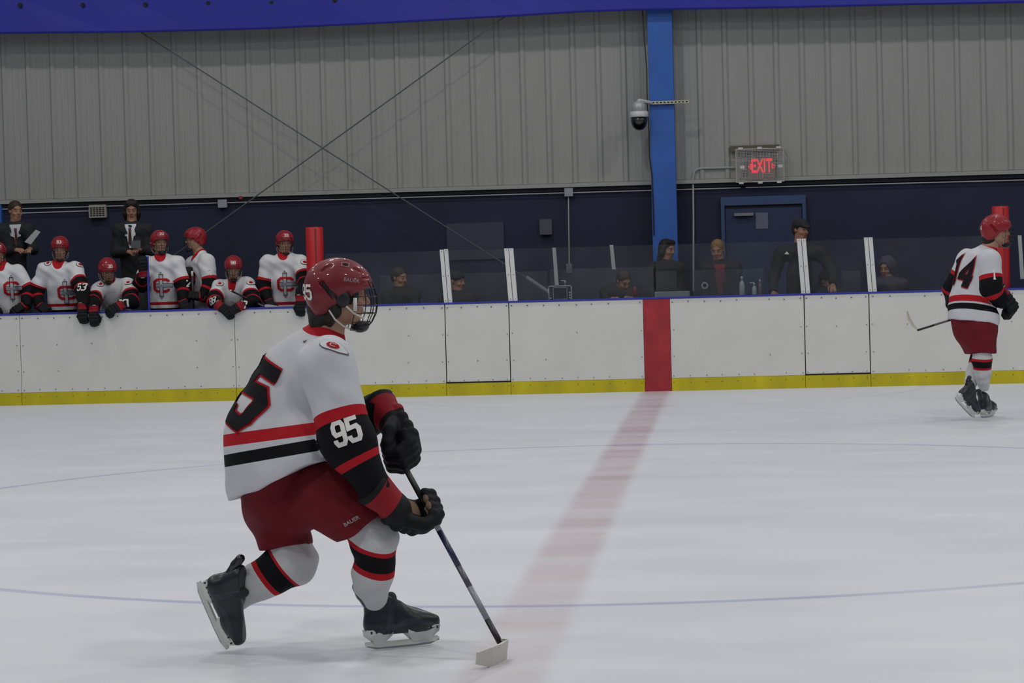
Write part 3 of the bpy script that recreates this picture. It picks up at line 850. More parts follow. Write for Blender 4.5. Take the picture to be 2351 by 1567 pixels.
# ------------------------------------------------------------------ shared gear (local frames: x forward, y left, z up)
m_skin = mat('skin', 'b98e76', .6, noise=.06, nscale=25)
m_helm = mat('helmet_red', '8c1420', .5, spec=.3, noise=.1, nscale=6, coat=.35)
m_blk = mat('black_plastic', '15161a', .45)
m_blkf = mat('black_fabric', '17181e', .85, noise=.2, nscale=30)
m_wht = mat('white_plastic', 'cfcfcb', .35)
m_steel = mat('steel', '9a9ea4', .3, metal=.9)
m_bar = mat('cage_wire', '121318', .4)
m_hair = mat('hair_dark', '1a120d', .7, noise=.3, nscale=60)
m_hairb = mat('hair_blond', '7d6238', .7, noise=.3, nscale=60)
m_strap = mat('strap_white', 'c6c3ba', .6)
m_sticker = mat('digit_white', 'd8d6d2', .5)
m_pantsr = mat('pants_maroon', '6c1822', .75, noise=.22, nscale=9, bump=.3, bscale=30, spec=.2)
m_dred = mat('digit_red', 'a81c24', .7, spec=.15); m_dblk = mat('digit_black', '17141a', .7, spec=.15, noise=.2, nscale=12)
FL = [('red', 'ae1c26'), ('black', '0e0e13')]
m_jersey = mat('jersey', 'c8c8ce', .75, noise=.05, nscale=8, bump=.3, bscale=16, spec=.15, fields=FL)
m_jersey_far = mat('jersey_far', 'd4d4d7', .75, noise=.05, nscale=10, bump=.4, bscale=14, spec=.15, fields=FL)
m_sock = mat('sock', 'c6c6c8', .85, noise=.08, nscale=20, bump=.35, bscale=45, spec=.2, fields=FL)
m_glove = mat('glove', '111217', .7, spec=.25, noise=.25, nscale=14, bump=.2, bscale=50, fields=[('red', '8e1722'), ('tan', '7a6350'), ('white', 'b9b6ae')])
m_boot = mat('boot', '1a1d26', .35, noise=.2, nscale=20, fields=[('trim', '2b2f3a')])
m_crestg = mat('crest_grey', 'aeb0b5', .7); m_emb = mat('crest_line', '2a2c34', .7)

def head_ops(S, M, k=.012, det=True):
    """M: 4x4 head frame; adds skull, face, neck start"""
    hs = M.col[0].to_3d().length; R = M.to_3x3() * (1 / hs); Se = S.ell; Sc = S.cap
    class _S:
        @staticmethod
        def ell(c, r, R_, k=.02, op='u'): Se(c, tuple(q * hs for q in r), R_, k * hs, op)
        @staticmethod
        def cap(a, b, ra, rb, k): Sc(a, b, ra * hs, rb * hs, k * hs)
    S = _S
    def w(x, y, z): return M @ Vector((x, y, z))
    S.ell(w(-.012, 0, .035), (.100, .076, .088), R, k)
    S.ell(w(.028, 0, -.035), (.066, .062, .080), R, .03)
    S.cap(w(.055, -.018, -.097), w(.055, .018, -.097), .024, .024, .03)
    S.cap(w(-.02, -.045, -.06), w(.05, -.025, -.095), .018, .018, .02); S.cap(w(-.02, .045, -.06), w(.05, .025, -.095), .018, .018, .02)
    S.cap(w(.086, -.035, .024), w(.086, .035, .024), .011, .011, .015)
    for s in (-1, 1):
        S.ell(w(.100, s * .031, .003), (.016, .017, .012), R, .012, 's')
        S.ell(w(.085, s * .031, .003), (.0115, .0125, .0115), R, .004)
        S.ell(w(.066, s * .040, -.035), (.022, .02, .018), R, .02)
        S.ell(w(-.008, s * .078, -.008), (.018, .010, .030), R, .006)
    S.cap(w(.092, 0, .010), w(.112, 0, -.030), .008, .0125, .010)
    S.cap(w(.098, -.011, -.034), w(.098, .011, -.034), .009, .009, .006)
    S.cap(w(.088, -.018, -.062), w(.088, .018, -.062), .0085, .0085, .008)
    S.cap(w(.087, -.015, -.071), w(.087, .015, -.071), .0085, .0085, .005)
    S.ell(w(.103, 0, -.0665), (.008, .02, .002), R, .003, 's')
def face_fields(V, M):
    Mi = np.array(M.inverted()); q = V @ Mi[:3, :3].T + Mi[:3, 3]
    x, y, z = q[:, 0], q[:, 1], q[:, 2]
    eye = .0085 - np.sqrt((np.abs(y) - .031) ** 2 + ((z - .003) * 1.5) ** 2); eye = np.where(x > .07, eye, -1)
    brow = np.minimum(.0055 - np.abs(z - .028 + (np.abs(y) - .03) ** 2 * 6), .022 - np.abs(np.abs(y) - .032)); brow = np.where(x > .06, brow, -1)
    lip = np.minimum(.009 - np.abs(z + .0665), .021 - np.abs(y)); lip = np.where(x > .075, lip, -1)
    return {'dark': np.maximum(eye, brow), 'lip': lip}
m_face = mat('skin_face', 'a98069', .55, noise=.06, nscale=25, fields=[('dark', '2a1c16'), ('lip', '96584e')])
m_face2 = mat('skin_face_warm', '9c725a', .55, noise=.06, nscale=25, fields=[('dark', '2a1c16'), ('lip', '8a5048')])

# helmet shell
S = Sculpt()
S.ell((-.012, 0, .050), (.134, .108, .104), k=.02)
S.ell((-.060, 0, .000), (.085, .098, .088), k=.05)
S.ell((.035, 0, .040), (.090, .098, .072), k=.03)
S.cap((-.085, -.045, -.055), (-.085, .045, -.055), .038, .038, .03)
for s in (-1, 1):
    S.ell((.025, s * .112, -.030), (.036, .03, .050), k=.01, op='s')           # ear opening
    S.cap((-.085, s * .092, .048), (-.030, s * .104, -.012), .012, .012, .004, op='s')
    S.cap((-.085, s * .074, .100), (-.050, s * .072, .124), .009, .009, .003, op='s')
    S.cap((.050, s * .075, .112), (.085, s * .066, .098), .008, .008, .003, op='s')
    S.cap((.082, s * .080, .070), (.112, s * .048, .072), .005, .005, .002, op='s')
    S.cap((.082, s * .082, .052), (.114, s * .050, .053), .005, .005, .002, op='s')
S.ell((.020, 0, -.035), (.115, .086, .085), k=.01, op='s')                      # face/inner void
S.ell((.105, 0, -.045), (.085, .14, .082), k=.008, op='s')
S.cut((-.07, 0, -.092), (-.12, 0, -1)); S.cut((.02, 0, -.055), (.25, 0, -1))
V_, Q_ = S.mesh(.0045)
me_shell = mesh_of('helmet_shell', V_, Q_, m_helm)
# ear piece / vents dark liner
S = Sculpt(); S.ell((-.012, 0, .040), (.124, .0985, .092)); S.ell((-.055, 0, -.005), (.08, .088, .075), k=.03)
S.ell((.025, 0, -.05), (.11, .083, .095), k=.01, op='s'); S.ell((.12, 0, -.05), (.085, .14, .08), k=.01, op='s'); S.cut((-.07, 0, -.08), (-.1, 0, -1))
[S.ell((.002, q * .090, -.014), (.032, .016, .038), k=.005) for q in (-1, 1)]; [S.ell((.055, q * .086, .0), (.014, .010, .034), k=.005) for q in (-1, 1)]
V_, Q_ = S.mesh(.005); me_liner = mesh_of('liner', V_, Q_, m_blk)
mb = MB()
def cagepts(z, n=15, amax=74):
    # profile of the cage in the mid plane by height, elliptical wrap to the sides
    fx = np.interp(z, [-.150, -.125, -.06, .0, .05, .075], [.098, .128, .158, .152, .135, .122])
    out = []
    for i in range(n):
        a = math.radians(-amax + 2 * amax * i / (n - 1)); wy = np.interp(z, [-.15, -.06, .07], [.055, .088, .098])
        x0_ = .012
        out.append(Vector((x0_ + (fx - x0_) * math.cos(a), wy * math.sin(a) / math.sin(math.radians(amax)), z)))
    return out
for z in (.062, .030, -.005, -.040, -.075, -.112, -.145): mb.tube(cagepts(z), .0021 if z != .062 else .003, 5)
for i in range(0, 15, 2):
    mb.tube([cagepts(z)[i] for z in (.062, .03, -.005, -.04, -.075, -.112, -.145)], .0021, 5)
me_cage = local_mesh('cage', mb, m_bar)
S = Sculpt(); S.ell((.082, 0, -.128), (.040, .044, .030)); S.ell((.06, 0, -.105), (.05, .036, .028), k=.01, op='s')
V_, Q_ = S.mesh(.005); me_cup = mesh_of('chin_cup', V_, Q_, m_blk)
mb = MB()
for s in (-1, 1):
    mb.tube([(-.055, s * .095, -.062), (-.03, s * .093, -.10), (.005, s * .080, -.128), (.04, s * .05, -.142), (.06, s * .02, -.150)], [.007, .008, .008, .007, .006], 6, sq=.5)
    mb.tube([(.015, s * .098, -.045), (.05, s * .090, -.075), (.09, s * .075, -.095)], .0045, 6)
me_strap = local_mesh('chin_strap', mb, m_strap)
side_clips = [local_mesh('side_clip', MB().box(.045, .06, q * .094 - .006, q * .094 + .006, -.065, -.01), m_wht) for q in (-1, 1)]
def helmet(root, M, num=None, cage=True, word=False):
    h = place('helmet', me_shell, root, M)
    if word: h.material_slots[0].link = 'OBJECT'; h.material_slots[0].material = mat('helmet_dull', '741824', .5, spec=.3, noise=.15, nscale=8, coat=.35); sub('liner', me_liner, h)
    if cage: sub('cage', me_cage, h)
    sub('chin_cup', me_cup, h); cs_ = sub('chin_strap', me_strap, h)
    if word:
        for q in side_clips: sub('side_clip', q, h)
    else: cs_.material_slots[0].link = 'OBJECT'; cs_.material_slots[0].material = mat('strap_dim', '6d6862', .6)
    if num:
        bvh = BVHTree.FromPolygons([tuple(v.co) for v in me_shell.vertices], [tuple(p.vertices) for p in me_shell.polygons])
        for org, U, N in (((.10, 0, .100), (0, 1, 0), (-1, 0, -.6)), ((-.14, 0, .03), (0, -1, 0), (1, 0, 0))):
            Vv = Vector(N).cross(Vector(U)) * 1; Vv = Vector(U).cross(-Vector(N))
            if Vv.z < 0: Vv = -Vv
            vf = digits2d(num, .036, .022, .008, .007, .006); N_ = Vector(N).normalized()
            out = []; good = True
            for a in vf[0]:
                p = Vector(org) + Vector(U) * a[0] + Vv.normalized() * a[1] - N_ * .2; hit = bvh.ray_cast(p, N_, .4)
                if hit[0] is None: good = False; break
                out.append(hit[0] - N_ * .002)
            if good: sub('helmet_number', mesh_of('helmet_number', out, vf[1], m_sticker, False), h)
    return h

# glove (right hand; mirrored for left): x to the fingers, z back of the hand, thumb at +y, shaft along local y at (.082, 0, -.032)
def make_glove(cd=(-1, 0, .03), h=.0048):
    cd = Vector(cd).normalized(); S = Sculpt(); w0 = Vector((-.025, 0, .002))
    zc = (Vector((0, 0, 1)) - cd * cd.z).normalized()
    S.cap(w0 + cd * .112, w0 + cd * .02, .070, .050, .01, zc, .82)
    S.cut(w0 + cd * .108, cd)
    S.cap((-.035, 0, .004), (.035, 0, .004), .050, .050, .03, (0, 0, 1), .62)
    for i, xx in enumerate((-.02, .018, .056)):
        S.cap((xx, -.036, .028), (xx, .036, .028), .0215, .0215, .006)
    S.cap(w0 + cd * .03 - Vector((0, .034, 0)) + zc * .03, w0 + cd * .03 + Vector((0, .034, 0)) + zc * .03, .02, .02, .006)
    for y, s in ((-.039, .93), (-.013, 1.05), (.013, 1.0), (.039, .85)):
        S.chain([(.045, y, .012), (.045 + .048 * s, y, .006), (.045 + .062 * s, y * .97, -.034), (.045 + .042 * s, y * .95, -.062), (.052, y * .93, -.060)], [.019, .0178, .0165, .0155, .014], .005)
        S.cap((.06, y, .022), (.06 + .03 * s, y, .020), .014, .013, .005)
    S.chain([(-.005, .045, -.008), (.030, .064, -.030), (.062, .052, -.052), (.075, .030, -.062)], [.022, .020, .018, .015], .008)
    V_, Q_ = S.mesh(h)
    c = (V_ - A3(w0)) @ A3(cd)
    x, y, z = V_[:, 0], V_[:, 1], V_[:, 2]
    F_ = {'red': np.minimum(c - .022, .090 - c), 'tan': np.where(c < .02, np.minimum(np.minimum(-.022 - z, .022 - np.abs(x - .022)), .025 - np.abs(y)), -1), 'white': np.minimum(.0035 - np.abs(c - .098), .02 - np.abs(y - .02))}
    return V_, Q_, F_
def glove_pair(cd=(-1, 0, .03), h=.0048):
    V_, Q_, F_ = make_glove(cd, h); r = mesh_of('glove', V_, Q_, m_glove, True, F_)
    return r
def glove_left(cd=(-1, 0, .03), h=.0048):
    V_, Q_, F_ = make_glove((cd[0], -cd[1], cd[2]), h); return mesh_of('glove', V_ * np.array([1, -1, 1]), Q_[:, ::-1].copy(), m_glove, True, F_)
me_glove = glove_pair(); me_glove_l = glove_left()

# skate: z=0 at blade edge, x forward, origin under the ankle
S = Sculpt()
S.chain([(-.055, 0, .090), (.02, 0, .085), (.10, 0, .082), (.165, 0, .085)], [.040, .036, .040, .036], .02)
S.cap((-.048, 0, .10), (-.046, 0, .205), .044, .052, .03, (0, 1, 0), .85)
S.cap((.0, 0, .11), (.01, 0, .165), .036, .036, .04, (0, 1, 0), .9)
S.cap((.03, 0, .135), (.13, 0, .098), .034, .030, .03)
S.cut((0, 0, .052), (0, 0, -1)); S.cut((-.03, 0, .205), (.45, 0, 1))
V_, Q_ = S.mesh(.005)
tr = np.maximum(.010 - np.abs(V_[:, 2] - .075 - .02 * np.sin(V_[:, 0] * 20)), .012 - np.abs(V_[:, 0] + .012 - (V_[:, 2] - .1) * .2))
me_boot = mesh_of('boot', V_, Q_, m_boot, True, {'trim': tr})
S = Sculpt(); S.chain([(-.080, 0, .17), (-.102, 0, .205), (-.118, 0, .235)], [.020, .019, .018], .01, (0, 1, 0), 1.3)
V_, Q_ = S.mesh(.005); me_guard = mesh_of('tendon_guard', V_, Q_, mat('boot_gloss', '16171d', .25, coat=.4))
S = Sculpt(); S.chain([(.0, 0, .15), (.008, 0, .175), (.014, 0, .190)], [.026, .024, .018], .01, (0, 1, 0), 1.5)
V_, Q_ = S.mesh(.006); me_tongue = mesh_of('tongue', V_, Q_, mat('tongue_grey', '2a2b30', .8))
mb = MB()
for (x0, x1, b0, b1) in ((-.095, .005, -.070, -.02), (.060, .190, .080, .165)):
    top = [(x0, .058), (x1, .058)]; w_ = .034
    poly = [(x0, .074), (x1, .074), (x1 - .006, .050), (b1, .028), (b1 - .005, .018), (b0 + .005, .018), (b0, .028), (x0 + .004, .050)]
    mb.prism([Vector((a, -w_ if c > .04 else -.012, c)) for a, c in poly], (0, 0, 0))
    n_ = len(poly); vv = [(a, -(w_ if c > .04 else .010), c) for a, c in poly] + [(a, (w_ if c > .04 else .010), c) for a, c in poly]
    mb.v = mb.v[:-2 * n_]; mb.f = mb.f[:-(n_ + 2)]
    mb.add(vv, [tuple(range(n_)), tuple(range(2 * n_ - 1, n_ - 1, -1))] + [(i, i + n_, (i + 1) % n_ + n_, (i + 1) % n_) for i in range(n_)])
bp_ = [(-.098, .030), (-.02, .027), (.08, .027), (.185, .032), (.196, .024), (.18, .012), (.10, .008), (-.05, .008), (-.098, .016)]
n_ = len(bp_); mb.add([(a, -.008, c) for a, c in bp_] + [(a, .008, c) for a, c in bp_], [tuple(range(n_)), tuple(range(2 * n_ - 1, n_ - 1, -1))] + [(i, i + n_, (i + 1) % n_ + n_, (i + 1) % n_) for i in range(n_)])
me_holder = local_mesh('blade_holder', mb, m_wht, False)
mb = MB()
for (x0, x1) in ((-.085, -.005), (.075, .178)):
    for k in range(5):
        xx = x0 + (x1 - x0) * k / 4
        for s in (-1, 1): mb.box(xx - .003, xx + .003, s * .0345 - .0015, s * .0345 + .0015, .060, .069)
me_riv = local_mesh('rivets', mb, m_blk, False)
bp_ = [(-.100, .014), (-.06, .001), (0, 0), (.09, 0), (.16, .003), (.198, .016), (.19, .024), (.10, .014), (-.05, .014)]
mb = MB(); mb.add([(a, -.0016, c) for a, c in bp_] + [(a, .0016, c) for a, c in bp_], [tuple(range(n_)), tuple(range(2 * n_ - 1, n_ - 1, -1))] + [(i, i + n_, (i + 1) % n_ + n_, (i + 1) % n_) for i in range(n_)])
me_blade = local_mesh('runner', mb, m_steel, False)
mb = MB()
for k in range(7):
    xx = .018 + k * .015; zz = .172 - k * .0085
    mb.tube([(xx, -.024, zz - .008), (xx + .004, 0, zz + .006), (xx, .024, zz - .008)], .0025, 5)
me_lace = local_mesh('laces', mb, m_strap)
def skate(root, o, f, u, s=1.0, lab=None):
    h = place('skate', me_boot, root, frame(o, f, u, s))
    for n_, me in (('tendon_guard', me_guard), ('tongue', me_tongue), ('blade_holder', me_holder), ('runner', me_blade)): sub(n_, me, h)
    sub('rivets', me_riv, h, kind='stuff'); sub('laces', me_lace, h, kind='stuff')
    return h

def bands(s, lst):
    r = np.full(len(s), -1.0)
    for a, b in lst: r = np.maximum(r, np.minimum(s - a, b - s))
    return r
def arm_s(V, sh, el, wr):
    sh, el, wr = A3(sh), A3(el), A3(wr)
    def seg(a, b):
        d = b - a; L_ = np.linalg.norm(d); t = (V - a) @ d / L_
        tc = np.clip(t, 0, L_); dist = np.linalg.norm(V - a - np.outer(tc / L_, d), axis=1)
        return t, dist, L_
    t1, d1, L1 = seg(sh, el); t2, d2, L2 = seg(el, wr)
    w = 1 / (1 + np.exp(np.clip((d1 - d2) / .012, -30, 30)))
    return w * t1 + (1 - w) * (L1 + t2)

def jersey_mesh(root, J, h, sc=1.0, mat_=None, rad=None, hem=None, stripes=None, sb=(.235, .272, .405, .432), disp=.0035, seed=0, vneck=True):
    """J: hips, waist, chest, neck, shL/shR, elL/elR, wrL/wrR, f (torso forward)"""
    r = rad or (.19, .175, .17)
    T = Sculpt(); f = J['f'].normalized(); fb = J.get('fb', .74)
    T.cap(J['hips'], J['waist'], r[0] * sc, r[1] * sc, .03, f, fb)
    T.cap(J['waist'], J['chest'], r[1] * sc, r[2] * sc, .05, f, fb)
    rs_ = J.get('rs', .098); T.cap(J['shL'], J['shR'], rs_ * sc, .098 * sc, .08)
    mid = (J['shL'] + J['shR']) / 2
    T.cap(mid.lerp(J['neck'], .1), J['neck'], .105 * sc, .070 * sc, .08)
    A = {}
    for s in 'LR':
        a = Sculpt(); ra = J.get('ra', (.098, .092, .085, .062))
        a.cap(J['sh' + s], J['el' + s], ra[0] * sc, ra[1] * sc, .03); a.cap(J['el' + s], J['wr' + s], ra[2] * sc, ra[3] * sc, .03); A[s] = a
    if 'fb' not in J: T.cap(J['chest'], (J['shL'] + J['shR']) / 2, r[2] * .95 * sc, .11 * sc, .05, f, fb)
    for (a_, b__, r1_, r2_) in J.get('extra', []): T.cap(a_, b__, r1_, r2_, .06)
    allS = Sculpt(); allS.ops = T.ops + [(o[0], o[1], o[2], .035, o[4], o[5]) for s in 'LR' for o in A[s].ops]
    hp, hn = hem if hem else (J['hips'], (J['hips'] - J['chest']))
    if hem is not None:
        tor = Sculpt()
    allS.ops = T.ops + [('p', 'p', (A3(hp), A3(Vector(hn).normalized())), 0, None, None)] + allS.ops[len(T.ops):]
    for s in 'LR':
        d = (J['wr' + s] - J['el' + s]).normalized(); e = J['wr' + s]
        allS.ell(e + d * .055 * sc, (.055 * sc,) * 3, k=.006, op='s')
    rg = random.Random(seed); ph = [rg.uniform(0, 6.28) for _ in range(6)]
    def dfn(x, y, z):
        u = x * 17 + z * 9 + 2.2 * np.sin(z * 7 + y * 5 + ph[0]); v = z * 26 - x * 11 + y * 9 + 1.6 * np.sin(x * 13 + ph[1])
        return disp * (np.sin(u + ph[2]) + .6 * np.sin(v + ph[3]) + .5 * np.sin(x * 41 + z * 23 + 3 * np.sin(z * 12) + ph[4]))
    V, Q = allS.mesh(h, dfn)
    ts = sdf_at(T.ops, V); red = np.full(len(V), -1.0); blk = np.full(len(V), -1.0)
    memb = np.full(len(V), -1.0)
    for s in 'LR':
        sa = sdf_at(A[s].ops, V); sv = arm_s(V, J['sh' + s], J['el' + s], J['wr' + s]) / sc
        mb_ = ts - sa; memb = np.maximum(memb, mb_)
        red = np.maximum(red, np.minimum(bands(sv, [(sb[0], sb[1]), (sb[2], sb[3])]), mb_))
        blk = np.maximum(blk, np.minimum(bands(sv, [(sb[1], sb[2]), (sb[3], 3)]), mb_))
    for (p0, n0, w0, c0) in (stripes or []):
        n0 = A3(Vector(n0).normalized()); q = (V - A3(p0)) @ n0
        fld = np.minimum(w0 / 2 - np.abs(q), -memb - .004)
        if c0 == 'red': red = np.maximum(red, fld)
        else: blk = np.maximum(blk, fld)
    nk = A3(J['neck'] - (mid - J['neck']).normalized() * .0); 
    dv = V - nk; fa = A3(f); upv = A3((J['neck'] - mid).normalized())
    fr = dv @ fa; up_ = dv @ upv
    lat = dv - np.outer(fr, fa) - np.outer(up_, upv)
    dd = np.sqrt((lat ** 2).sum(1) * 1.0 + np.where(fr > 0, fr * .62, fr) ** 2 + (up_ * .6) ** 2)
    red = np.maximum(red, np.minimum(J.get('collar', .080) * sc - dd, -memb))
    o = obj('jersey', V, Q, mat_ or m_jersey_far, root, True, {'red': red, 'black': blk})
    bvh = BVHTree.FromPolygons([tuple(q) for q in V], [tuple(q) for q in Q.tolist()])
    return o, bvh

def body_mesh(root, J, M, h, m=m_face, sc=1.0, hands=False):
    S = Sculpt(); head_ops(S, M)
    nb = J['neck']; f = J['f']
    S.cap(M @ Vector((-.022, 0, -.05)), nb + (J['chest'] - nb) * .25, .055, .062, .025)
    S.cap(J['hips'], J['chest'], .115, .125, .05, f, .7); S.cap(J['shL'], J['shR'], .05, .05, .05)
    S.cap(nb, J['chest'], .06, .10, .05)
    for s in 'LR':
        S.cap(J['sh' + s], J['el' + s], .048, .040, .03); S.cap(J['el' + s], J['wr' + s], .040, .027, .02)
        d = (J['wr' + s] - J['el' + s]).normalized()
        if not hands: S.cap(J['wr' + s], J['wr' + s] + d * .02, .027, .022, .02)
        if 'kn' + s in J:
            hp = J['hips'] + (J['hp' + s] - J['hips']) if 'hp' + s in J else J['hips']
            S.cap(hp, J['kn' + s], .070, .056, .04); S.cap(J['kn' + s], J['an' + s], .055, .036, .03)
            S.cap(J['an' + s], J['an' + s] + (J['an' + s] - J['kn' + s]).normalized() * J.get('ft', .05), .032, .026, .02)
    if hands:
        for s in 'LR':
            hd = J.get('hd' + s)
            if hd: hand_ops(S, J['wr' + s], hd[0], hd[1], 1 if s == 'R' else -1)
    V, Q = S.mesh(h)
    return obj('body', V, Q, m, root, True, face_fields(V, M))
def hand_ops(S, w, d, up, side):
    d = Vector(d).normalized(); M = frame(w, d, up); 
    def q(x, y, z): return M @ Vector((x, y * side, z))
    S.cap(q(.0, 0, 0), q(.03, 0, 0), .027, .03, .01)
    for y in (-.026, -.009, .009, .026): S.cap(q(.025, y * .8, 0), q(.082, y, -.004), .012, .012, .008)
    for y, s in ((-.030, .8), (-.010, .95), (.011, 1.0), (.031, .92)):
        S.chain([q(.082, y, -.004), q(.082 + .034 * s, y * 1.03, -.012), q(.082 + .054 * s, y * 1.03, -.034), q(.082 + .052 * s, y, -.054)], [.0095, .009, .0082, .0075], .003)
    S.chain([q(.015, .026, -.005), q(.045, .052, -.018), (q(.075, .056, -.032)), q(.092, .046, -.044)], [.014, .012, .010, .009], .005)
def glove(root, wrist, fwd, up, right=True, s=1.0, lab=None):
    M = frame(wrist, fwd, up, s)
    return place('glove', me_glove if right else me_glove_l, root, M, **({'label': lab} if lab else {}))

def leg_sock(root, kn, an, fdir, h, sc=1.0, st=((.12, .135, 'r'), (.135, .205, 'b'), (.205, .225, 'r')), thigh=None, tilt=0, r=(.078, .080, .072, .050)):
    S = Sculpt(); d = (an - kn); L_ = d.length; d.normalize(); f = Vector(fdir).normalized()
    S.cap(kn + (thigh * .11 if thigh else Vector((0, 0, .08))), kn, .078 * sc, r[0] * sc, .03)
    S.ell(kn + f * .012, (r[0] * sc * 1.04,) * 3, k=.03)
    S.cap(kn + d * .02, kn + d * (L_ * .45), r[1] * sc, r[2] * sc, .03); S.cap(kn + d * (L_ * .45), an, r[2] * sc, r[3] * sc, .04)
    S.cap(kn + d * .16 - f * .03, kn + d * .2 - f * .028, .05 * sc, .05 * sc, .04)
    V, Q = S.mesh(h, lambda x, y, z: .0016 * (np.sin(x * 60 + z * 35) + np.sin(z * 80 - x * 20 + 1)))
    s = (V - A3(kn)) @ A3(d); fr = (V - A3(kn)) @ A3(f); s = s - tilt * fr + 1.0 * np.maximum(0, 0) + (.9 * fr * fr)
    red = np.full(len(V), -1.); blk = np.full(len(V), -1.)
    for a, b, c in st:
        if c == 'r': red = np.maximum(red, np.minimum(s - a, b - s))
        else: blk = np.maximum(blk, np.minimum(s - a, b - s))
    return obj('sock', V, Q, m_sock, root, True, {'red': red, 'black': blk})

def outline_digits(root, bvh, txt, org, U, Vv, N, hgt, wid, gap, th, off=.004, step=.012, c0=m_dred, c1=m_dblk, rim=.014):
    a = digits2d(txt, hgt, wid, gap, th + rim, step); b = digits2d(txt, hgt, wid, gap, th, step)
    decal('back_number_trim', a, org, U, Vv, N, bvh, off, c0, root); decal('back_number', b, org, U, Vv, N, bvh, off * 1.9, c1, root)

def stick(name, A, B, bl, lab, group=None, tapeA=None, r=.0125, w=.0165, bands_=None, bladecol=None, blade_h=.075):
    """A butt end, B heel, bl: list of blade centre points from heel to toe with up vector"""
    A, B = Vector(A), Vector(B)
    e = empty(name, tuple(A), lab, 'hockey stick', group)
    d = (B - A); L_ = d.length; dn = d.normalized()
    cuts = bands_ or [(0, .08, 'w'), (.08, .35, 'k'), (.35, .6, 'g'), (.6, 1, 'k')]
    cm = {'w': m_strap, 'k': m_blk, 'g': mat('shaft_grey', '85868c', .35), 'b': mat('shaft_blue', '262c4c', .35), 'm': mat('shaft_mix', '5a565e', .35, noise=.5, nscale=25)}
    for i, (a, b, c) in enumerate(cuts):
        MB().tube([A + d * a, A + d * b], r * 1.15, 4 if False else 8, sq=.72).build('butt_tape' if i == 0 else 'shaft', cm[c], e, smooth=True)
    pts, ups = bl
    mb = MB(); n = len(pts); v = []; f = []
    for i, (p, u) in enumerate(zip(pts, ups)):
        p = Vector(p); u = Vector(u).normalized(); t = (Vector(pts[min(i + 1, n - 1)]) - Vector(pts[max(i - 1, 0)])).normalized(); nn = t.cross(u).normalized()
        hh = blade_h * (.5 if 0 < i < n - 1 else (.36 if i == 0 else .3)); th = .005
        for (a, b) in ((-hh, -th), (hh, -th), (hh, th), (-hh, th)): v.append(p + u * a + nn * b)
        if i:
            for k in range(4): f.append(((i - 1) * 4 + k, (i - 1) * 4 + (k + 1) % 4, i * 4 + (k + 1) % 4, i * 4 + k))
    f.append((3, 2, 1, 0)); f.append(((n - 1) * 4, (n - 1) * 4 + 1, (n - 1) * 4 + 2, (n - 1) * 4 + 3))
    obj('blade', v, f, bladecol or m_strap, e)
    return e
# ------------------------------------------------------------------ skater 95 (foreground)
Y0 = 9.10
def Q3(px, py, dy=0.0): return P(px, py, Y0 + dy)
r95 = empty('person', (Q3(760, 1490).x, Y0, 0), 'skater in white jersey 95 and maroon pants crouching with a stick in the foreground', 'person')
th = math.radians(42); f95 = Vector((math.cos(th), math.sin(th), -.10)).normalized(); l95 = Vector((-math.sin(th), math.cos(th), 0))
J = dict(hips=Q3(622, 1118, .0), waist=Q3(622, 1010, .0), chest=Q3(688, 880, .04), neck=Q3(748, 772, .02),
         shR=Q3(752, 838, -.17), shL=Q3(668, 846, .22), elR=Q3(800, 1012, -.24), wrR=Q3(893, 1100, -.20),
         elL=Q3(790, 985, .20), wrL=Q3(852, 948, .06), f=f95, fb=.86, ra=(.104, .100, .096, .068))
J['hpR'] = Q3(712, 1132, -.03); J['knR'] = Q3(857, 1235, -.12); J['anR'] = Q3(863, 1398, -.02)
J['hpL'] = Q3(625, 1120, .10); J['knL'] = Q3(672, 1285, .06); J['anL'] = Q3(545, 1372, .02)
A_ = Q3(907, 1030, -.02); B_ = Q3(1152, 1482, -.30); sd = (B_ - A_).normalized()
def on_stick(t): return A_ + (B_ - A_) * t
def hand_frame(g, x, right, sc=1.28, y=None):
    x = Vector(x).normalized()
    y = Vector(y) if y is not None else (sd * (1 if right else -1))
    y = (y - x * y.dot(x)).normalized(); z = x.cross(y).normalized()
    R = Matrix(((x.x, y.x, z.x), (x.y, y.y, z.y), (x.z, y.z, z.z)))
    return R, Vector(g) - (R * sc) @ Vector((.082, 0, -.032))
RR, OR = hand_frame(on_stick(.315), (.45, .75, -.25), True)
RL, OL = hand_frame(on_stick(.035), (.42, -.55, -.55), False, y=(-.1, .75, -.45))
CR = Vector((-.66, -.28, .66)).normalized(); CL = Vector((-.50, .55, .62)).normalized()
J['wrR'] = OR + RR @ Vector((-.03, 0, 0)) + CR * .12; J['wrL'] = OL + RL @ Vector((-.03, 0, 0)) + CL * .11; J['ft'] = .02
J['rs'] = .088; J['collar'] = .098
J['extra'] = [(Q3(640, 1075, -.10), Q3(705, 1010, -.10), .125, .11), (Q3(650, 1100, -.16), Q3(700, 1060, -.20), .07, .06)]
hf = Vector((math.cos(math.radians(14)), math.sin(math.radians(14)), -.04)).normalized()
MH = frame(Q3(782, 676, .0), hf, Vector((.10, 0, 1)), .92)
body_mesh(r95, J, MH, .0055)
